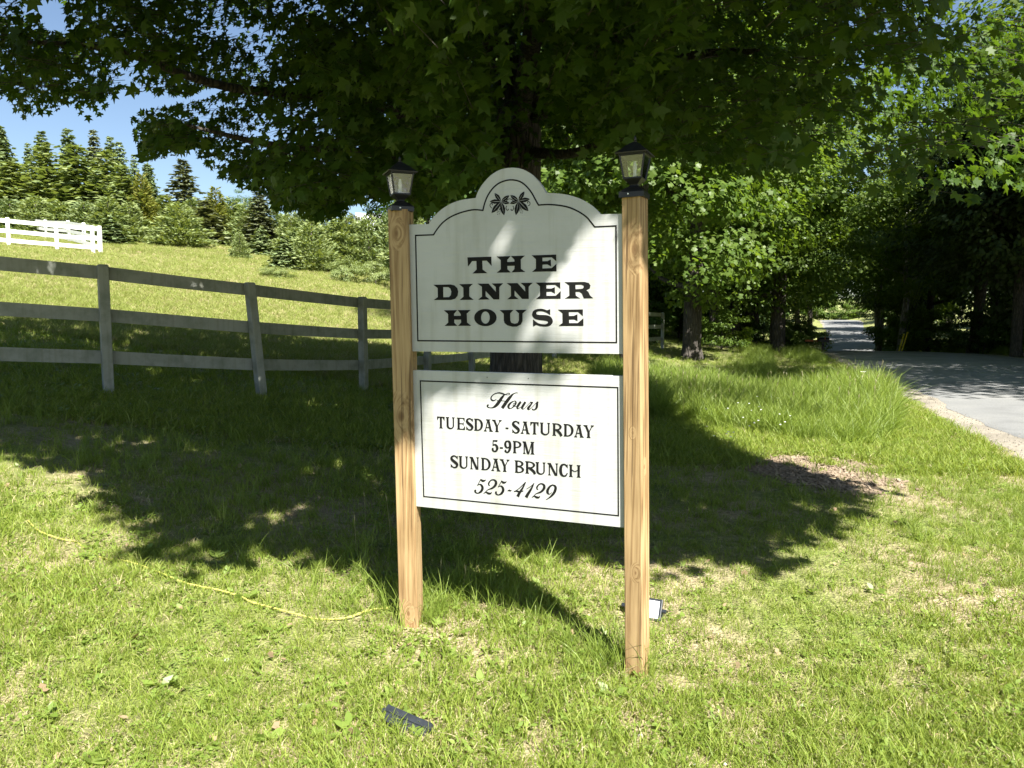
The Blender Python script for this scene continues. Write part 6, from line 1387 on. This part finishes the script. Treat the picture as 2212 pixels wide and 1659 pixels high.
# ================================================================== GRASS AND GROUND COVER
def blade_mesh(name, n, hmin, hmax, w, rad, lean, seed, mat, seg=3, extra=None):
    r = np.random.default_rng(seed)
    V=[]; F4=[]; F3=[]; nv=0
    for i in range(n):
        a=r.random()*6.283; rr=rad*math.sqrt(r.random()); bx,by=rr*math.cos(a),rr*math.sin(a)
        h=r.uniform(hmin,hmax); d=r.random()*6.283; ln=h*lean*r.uniform(.3,1.4); dx,dy=math.cos(d),math.sin(d); ww=w*r.uniform(.7,1.3)
        fa=r.random()*6.283; fx,fy=math.cos(fa)*ww/2,math.sin(fa)*ww/2
        for s in range(seg):
            t=s/seg; hh=h*(t-.25*t*t*lean); k=1-.55*t
            x=bx+dx*ln*t*t; y=by+dy*ln*t*t
            V+=[(x-fx*k,y-fy*k,hh),(x+fx*k,y+fy*k,hh)]
        V.append((bx+dx*ln,by+dy*ln,h*(1-.25*lean)))
        for s in range(seg-1): F4.append((nv+2*s,nv+2*s+1,nv+2*s+3,nv+2*s+2))
        F3.append((nv+2*seg-2,nv+2*seg-1,nv+2*seg)); nv+=2*seg+1
    me=mesh_np(name,np.array(V),[np.array(F4) if F4 else np.zeros((0,4),int),np.array(F3)])
    me.materials.append(mat)
    return me
def leafy_mesh(name, n, size, seed, mat, outline=OVAL_OUT, up=.35, hgt=.03, rad=.05):
    r=np.random.default_rng(seed); a=r.random(n)*6.283
    P=np.column_stack([np.cos(a)*rad*r.random(n),np.sin(a)*rad*r.random(n),r.uniform(.3,1,n)*hgt])
    T=np.column_stack([np.cos(a),np.sin(a),r.uniform(0,up*2,n)]); Nn=np.array([0,0,1.0])+r.normal(0,.25,(n,3))
    V,F=leaf_geo(P,unit(T),unit(Nn),r.uniform(.6,1.2,n)*size,outline)
    me=mesh_np(name,V,[F]); me.materials.append(mat); return me
def src_collection(name, meshes):
    c=bpy.data.collections.new(name)
    for i,me in enumerate(meshes):
        o=bpy.data.objects.new('%s_%02d'%(me.name,i),me); c.objects.link(o)
    return c
def scatter(name, label, cat, P, rotz, tilt, scale, coll, nvar):
    n=len(P)
    me=bpy.data.meshes.new(name); me.vertices.add(n); me.vertices.foreach_set('co',np.asarray(P,np.float32).ravel())
    rot=np.column_stack([tilt*rng.normal(0,1,n),tilt*rng.normal(0,1,n),rotz]).astype(np.float32)
    a=me.attributes.new('rot','FLOAT_VECTOR','POINT'); a.data.foreach_set('vector',rot.ravel())
    a=me.attributes.new('scl','FLOAT','POINT'); a.data.foreach_set('value',np.asarray(scale,np.float32))
    a=me.attributes.new('idx','INT','POINT'); a.data.foreach_set('value',rng.integers(0,nvar,n).astype(np.int32))
    o=bpy.data.objects.new(name,me); COL.objects.link(o); tag(o,label,cat,kind='stuff')
    g=bpy.data.node_groups.new(name+'_nodes','GeometryNodeTree')
    g.interface.new_socket('Geometry',in_out='INPUT',socket_type='NodeSocketGeometry'); g.interface.new_socket('Geometry',in_out='OUTPUT',socket_type='NodeSocketGeometry')
    gi=g.nodes.new('NodeGroupInput'); go=g.nodes.new('NodeGroupOutput')
    iop=g.nodes.new('GeometryNodeInstanceOnPoints'); ci=g.nodes.new('GeometryNodeCollectionInfo')
    ci.inputs['Collection'].default_value=coll; ci.inputs['Separate Children'].default_value=True; ci.inputs['Reset Children'].default_value=True
    L=g.links.new
    L(gi.outputs[0],iop.inputs['Points']); L(ci.outputs[0],iop.inputs['Instance']); iop.inputs['Pick Instance'].default_value=True
    for nm,ty,so in (('rot','FLOAT_VECTOR','Rotation'),('scl','FLOAT','Scale'),('idx','INT','Instance Index')):
        na=g.nodes.new('GeometryNodeInputNamedAttribute'); na.data_type=ty; na.inputs['Name'].default_value=nm
        L(na.outputs['Attribute'],iop.inputs[so])
    L(iop.outputs[0],go.inputs[0])
    m=o.modifiers.new('scatter','NODES'); m.node_group=g
    return o
def wedge(n, y0, y1, power, xl=-.78, xr=.78, mg=1.0):
    """points in the view wedge, denser towards the camera"""
    q=rng.random(n); y=(y0**(1-power)+(y1**(1-power)-y0**(1-power))*q)**(1/(1-power)) if power!=1 else y0*(y1/y0)**q
    x=(xl*y-mg)+((xr-xl)*y+2*mg)*rng.random(n)
    return x,y
pn=VNoise(9)
VERGE=np.array([(2.0,10.0),(1.6,13),(2.0,17.5),(4.8,18),(6.0,15),(7.0,16.2),(7.2,14.3),(6.3,12),(5.1,9.7),(4.2,8.5),(3.3,8.7)])
def allowed(x,y,postr=.095):
    d,_=road_query(x,y)
    ok=d>ROAD_W+.46
    mn=_bn(np.column_stack([x*5+3,y*5+3,np.full(len(x),6.5)]))
    ok&=~(inpoly(x,y,MULCH)&(mn>.36))
    for px,py in ((SA[0],SA[1]),(SB[0],SB[1])): ok&=np.hypot(x-px,y-py)>postr
    ok&=np.hypot(x-TX,y-TY)>.5
    return ok
def patch(x,y,sc=.8,o=0): return pn(np.column_stack([x*sc+40+o,y*sc+40,np.zeros(len(x))+3.3]))

lawn_src=src_collection('lawn_tufts',[
 blade_mesh('lawn_tuft',16,.035,.075,.0042,.055,.7,1,GRASS), blade_mesh('lawn_tuft',14,.04,.09,.004,.05,.55,2,GRASS),
 blade_mesh('lawn_tuft',18,.03,.06,.0045,.06,.9,3,GRASS), blade_mesh('dry_tuft',12,.025,.055,.0032,.07,1.5,4,STRAW),
 leafy_mesh('clover_tuft',14,.022,5,WEED,OVAL_OUT,.3,.035,.06), blade_mesh('lawn_tuft',18,.035,.08,.0042,.055,.8,8,GRASS), blade_mesh('lawn_tuft',12,.05,.11,.0045,.05,.6,6,GRASS), blade_mesh('dry_tuft',10,.02,.05,.003,.07,1.8,7,STRAW)])
x,y=wedge(46000,1.15,7.5,1.35)
ok=allowed(x,y); x,y=x[ok],y[ok]
bm=bare_mask(x,y); ok=(rng.random(len(x))>bm*.86)&(rng.random(len(x))<.45+1.1*patch(x,y,1.6)); x,y=x[ok],y[ok]
ok=~inpoly(x,y,VERGE); x,y=x[ok],y[ok]
sc=rng.uniform(.65,1.15,len(x))*(.65+.65*patch(x,y,.9,11))*np.clip(.8+y*.06,.8,1.3)
scatter('lawn_grass','short sunlit lawn grass with dry straw and clover around the sign','grass',np.column_stack([x,y,ground(x,y)-.006]),rng.random(len(x))*6.28,.12,sc,lawn_src,8)

x,y=wedge(44000,7.0,19,1.5,-.80,.62)
ok=allowed(x,y)&~inpoly(x,y,VERGE); x,y=x[ok],y[ok]
scatter('lawn_grass','lawn grass around the board fence and under the maple','grass',np.column_stack([x,y,ground(x,y)-.01]),rng.random(len(x))*6.28,.12,rng.uniform(1.1,2.1,len(x)),lawn_src,7)

field_src=src_collection('field_tufts',[blade_mesh('hay_tuft',16,.10,.26,.010,.14,.6,11,FIELD),blade_mesh('hay_tuft',18,.08,.22,.011,.15,.8,12,FIELD),
 blade_mesh('hay_dry_tuft',12,.06,.2,.009,.15,1.2,13,STRAW),blade_mesh('hay_dry_tuft',14,.05,.16,.009,.15,1.0,14,STRAW)])
x,y=wedge(105000,12.2,48,1.25,-.80,.12)
ok=allowed(x,y)&(y>12.0-.9*np.minimum(x+3,0)*0); x,y=x[ok],y[ok]
scatter('hay_grass','pale sunlit hay grass on the rising field beyond the board fence','grass',np.column_stack([x,y,ground(x,y)-.02]),rng.random(len(x))*6.28,.12,rng.uniform(.42,.85,len(x))*(1+.012*y),field_src,4)
x,y=wedge(52000,44,95,1.2,-.80,.05)
scatter('hay_grass','distant bright grass below the conifers on the hill','grass',np.column_stack([x,y,ground(x,y)-.03]),rng.random(len(x))*6.28,.12,rng.uniform(.9,1.7,len(x)),field_src,4)

tall_src=src_collection('tall_tufts',[blade_mesh('tall_tuft',22,.18,.46,.007,.09,.55,21,TALL,4),blade_mesh('tall_tuft',24,.15,.40,.008,.10,.7,22,TALL,4),blade_mesh('tall_tuft',18,.25,.55,.006,.08,.45,23,TALL,4),blade_mesh('tall_tuft',18,.12,.34,.009,.10,.9,24,TALL,4)])
n=26000; bb0,bb1=VERGE.min(0),VERGE.max(0); q=rng.random((n,2))*(bb1-bb0)+bb0
x,y=q[:,0],q[:,1]; ok=inpoly(x,y,VERGE)&allowed(x,y); x,y=x[ok],y[ok]
x=x[:8600]; y=y[:8600]
scatter('tall_grass','tall sunlit grass on the verge between sign and road','grass',np.column_stack([x,y,ground(x,y)-.01]),rng.random(len(x))*6.28,.1,rng.uniform(.65,1.2,len(x))*np.clip(.45+.16*(y-6),.5,1.55),tall_src,4)
# rough growth along the ditch, road edges and under the trees
x=[];y=[]
for off,cnt,y0,y1 in ((-ROAD_W-.8,6500,4,70),(ROAD_W+1.0,5200,10,75),(-ROAD_W-2.6,5200,12,60),(ROAD_W+2.2,3800,14,75)):
    t=rng.random(cnt)**1.6; yy=y0+(y1-y0)*t
    cx=np.interp(yy,RS[:,1],RS[:,0]); x.append(cx+off*1.08+np.sign(off)*np.abs(rng.normal(0,.55,cnt))); y.append(yy)
x=np.concatenate(x);y=np.concatenate(y); d,_=road_query(x,y); ok=(d>ROAD_W+.42); x,y=x[ok],y[ok]
scatter('rough_grass','rough grass along both road edges and in the ditch','grass',np.column_stack([x,y,ground(x,y)-.01]),rng.random(len(x))*6.28,.12,rng.uniform(.3,.8,len(x))*np.where((d<ROAD_W+1.9)&(y<26),.42,np.clip(.5+.03*y,.6,1.6)),tall_src,4)
x,y=wedge(12000,16,60,1.2,-.05,.42)
ok=allowed(x,y); x,y=x[ok],y[ok]
scatter('woodland_grass','thin grass on the shaded ground under the roadside trees','grass',np.column_stack([x,y,ground(x,y)-.01]),rng.random(len(x))*6.28,.15,rng.uniform(1.2,2.6,len(x)),lawn_src,7)

# longer tufts left unmown at posts, along the fence and at the shade edge
px=[];py=[]
def clump(u,v,n,s):
    q=hit(u,v); px.append(q[0]+rng.normal(0,s,n)); py.append(q[1]+rng.normal(0,s,n))
for u,v,n,s in [(1000,1290,26,.14),(1120,1310,24,.15),(1290,1420,20,.12),(1325,1440,9,.06),(860,1300,14,.1),(930,1330,14,.08),(790,1300,20,.15),(700,1240,16,.15),
                (60,870,30,.3),(30,905,30,.3),(330,960,26,.25),(130,1000,20,.25),(540,1020,20,.25),(470,1090,20,.2),(300,1010,26,.25),(230,840,14,.1),(575,855,14,.1),(785,850,12,.1),(700,1010,18,.2),(1050,1215,22,.2),(1420,870,24,.2)]: clump(u,v,n,s)
x=np.concatenate(px);y=np.concatenate(py)
scatter('unmown_grass','longer unmown grass tufts by posts and in the shade','grass',np.column_stack([x,y,ground(x,y)-.005]),rng.random(len(x))*6.28,.12,rng.uniform(.28,.55,len(x)),tall_src,4)
# broad leaved weeds in the lawn
weed_src=src_collection('lawn_weeds',[leafy_mesh('broadleaf_weed',7,.05,31,WEED,OVAL_OUT,.4,.02,.02),leafy_mesh('broadleaf_weed',9,.04,32,WEED,OVAL_OUT,.6,.03,.02),leafy_mesh('broadleaf_weed',6,.065,33,WEED,np.array([(0,0),(.3,.10),(.6,.16),(.85,.15),(1.05,0),(.85,-.15),(.6,-.16),(.3,-.10)]),.5,.02,.015),leafy_mesh('clover_patch',26,.022,34,WEED,OVAL_OUT,.2,.06,.09)])
x,y=wedge(1500,1.2,8,1.2); ok=allowed(x,y)&(rng.random(len(x))<.25+.9*(patch(x,y,1.1,5)>.5)); x,y=x[ok],y[ok]
ok=rng.random(len(x))<np.where(x<.2,1,.45); x,y=x[ok],y[ok]
scatter('broadleaf_weeds','broad-leaved plantain and dandelion weeds scattered in the lawn','weeds',np.column_stack([x,y,ground(x,y)+.002]),rng.random(len(x))*6.28,.15,rng.uniform(.45,1.05,len(x)),weed_src,4)
# seed heads, flowers
seed=MB(); fl=MB()
def stalk(b,x,y,h,r,head,hl):
    z=gz(x,y); lx,ly=rng.normal(0,.07,2)*h
    b.tube([(x,y,z),(x+lx*.4,y+ly*.4,z+h*.6),(x+lx,y+ly,z+h)],[r,r*.8,r*.5],4)
    b.tube([(x+lx,y+ly,z+h-hl*.2),(x+lx*1.05,y+ly*1.05,z+h+hl*.4),(x+lx*1.3,y+ly*1.3,z+h+hl)],[r,head,r*.5],5)
k=0
while k<140:
    q=rng.random(2)*(bb1-bb0)+bb0
    if inpoly(q[0:1],q[1:2],VERGE)[0] and q[1]>8.5: stalk(seed,q[0],q[1],rng.uniform(.45,.8)*min(1,q[1]/12),.0018,.006,.06); k+=1
for u,v,h in [(770,1210,.22),(845,1190,.3),(790,1140,.2),(950,1290,.16),(1000,1300,.14)]:
    q=hit(u,v); stalk(seed,q[0],q[1],h,.0015,.004,.04)
o=seed.build('seed_stalks',SEED); tag(o,'dry grass seed stalks standing above the tall verge','grass',kind='stuff')
for k in range(46):
    u,v=[(1620,925),(1570,955),(1690,915),(1500,860),(1540,845),(1640,945),(1450,880),(1600,980)][k%8]; q=hit(u+rng.normal(0,40),v+rng.normal(0,22)); z=q[2]+rng.uniform(.25,.45)
    fl.box((q[0],q[1],z),(.016,.016,.006))
o=fl.build('white_wildflowers',FLOWER); tag(o,'tiny white wildflowers among the tall verge grass','flowers',kind='stuff')
q=hit(1862,872); b=MB(); z=gz(q[0],q[1])
r=empty('daisy',(q[0],q[1],z)); tag(r,'single white flower on a long stalk at the grass tip by the road','flower')
b.tube([(0,0,0),(.01,0,.3),(0,.01,.58)],.005,5); b.build('stem',SEED,r)
b=MB(); t=np.linspace(0,6.28,9)[:-1]
for a in t: b.add([(0,.01,.58),(.05*math.cos(a-.25),.01+.05*math.sin(a-.25),.6),(.06*math.cos(a),.01+.06*math.sin(a),.6),(.05*math.cos(a+.25),.01+.05*math.sin(a+.25),.6)],[(0,1,2,3)])
b.build('petals',FLOWER,r)
# mulch chips
mul=np.array(MULCH); n=8200; b0,b1=mul.min(0),mul.max(0); q=rng.random((n,2))*(b1-b0+.7)+b0-.35; mc=mul.mean(0); qs=mc+(q-mc)/1.22; mn=_bn(np.column_stack([q[:,0]*3,q[:,1]*3,np.full(len(q),1.5)]))
q=q[(inpoly(q[:,0],q[:,1],mul)&(mn>.25))|(inpoly(qs[:,0],qs[:,1],mul)&(mn>.62))]
CHIPM=mat_leaf('bark_mulch',[(0,(.12,.085,.055)),(.5,(.235,.18,.125)),(1,(.38,.31,.235))],trans=0.05,rough=.9,spec=.1)
def chip(seed):
    r=np.random.default_rng(seed); b=MB(); b.box((0,0,.005),(r.uniform(.03,.07),r.uniform(.012,.025),.008)); me=b.mesh('wood_chip'); me.materials.append(CHIPM); return me
chips=src_collection('mulch_chips',[chip(i) for i in range(5)])
scatter('mulch','brown wood mulch patch in the lawn near the road verge','mulch',np.column_stack([q[:,0],q[:,1],ground(q[:,0],q[:,1])+.004]),rng.random(len(q))*6.28,.35,rng.uniform(.6,1.3,len(q)),chips,5)
# dead leaves, pebbles in the lawn
x,y=wedge(420,1.2,6.5,1.3); ok=allowed(x,y); x,y=x[ok],y[ok]
dl=src_collection('dead_leaves',[leafy_mesh('dead_leaf',1,.042,41,DEAD,STAR_OUT,.3,.01,.01),leafy_mesh('dead_leaf',1,.04,42,DEAD,OVAL_OUT,.5,.01,.01)])
scatter('dead_leaves','curled dead leaves caught in the foreground lawn','leaves',np.column_stack([x,y,ground(x,y)+.012]),rng.random(len(x))*6.28,.5,rng.uniform(.5,1.2,len(x)),dl,2)
def pebble(seed, mat=None):
    r=np.random.default_rng(seed); bm=bmesh.new(); bmesh.ops.create_icosphere(bm,subdivisions=1,radius=.02)
    for v in bm.verts: v.co*=r.uniform(.7,1.2); v.co.z*=.6
    me=bpy.data.meshes.new('pebble'); bm.to_mesh(me); bm.free(); me.materials.append(mat or BONE); return me
for lab,u,v in [('pale pebble in the grass left of the black floodlight',650,1528),('whitish pebble at the lower left lawn',90,1478),('small pale pebble below the yellow rope',490,1430)]:
    q=hit(u,v); o=link('pebble',pebble(u)); o.scale=(.6,.6,.6); o.location=(q[0],q[1],q[2]+.008); tag(o,lab,'stone')
n=5200; yy=2+58*rng.random(n)**1.8; cx=np.interp(yy,RS[:,1],RS[:,0]); off=-(ROAD_W+.45-.6*rng.random(n)**1.6)
x=cx+off*1.06; y=yy
gr=src_collection('gravel_src',[pebble(5,GRAVEL_STONE),pebble(6,GRAVEL_STONE),pebble(7,GRAVEL_STONE)])
scatter('loose_gravel','loose gravel spilled along the left edge of the road','gravel',np.column_stack([x,y,np.interp(yy,RS[:,1],RS[:,2])-.012]),rng.random(n)*6.28,.5,rng.uniform(.15,.55,n),gr,3)
x,y=wedge(260,1.2,6,1.3); ok=bare_mask(x,y)>.2; x,y=x[ok],y[ok]
pb=src_collection('pebble_src',[pebble(3),pebble(4)])
scatter('grit','small stones in the bare soil patches','stones',np.column_stack([x,y,ground(x,y)+.003]),rng.random(len(x))*6.28,.5,rng.uniform(.2,.6,len(x)),pb,2)
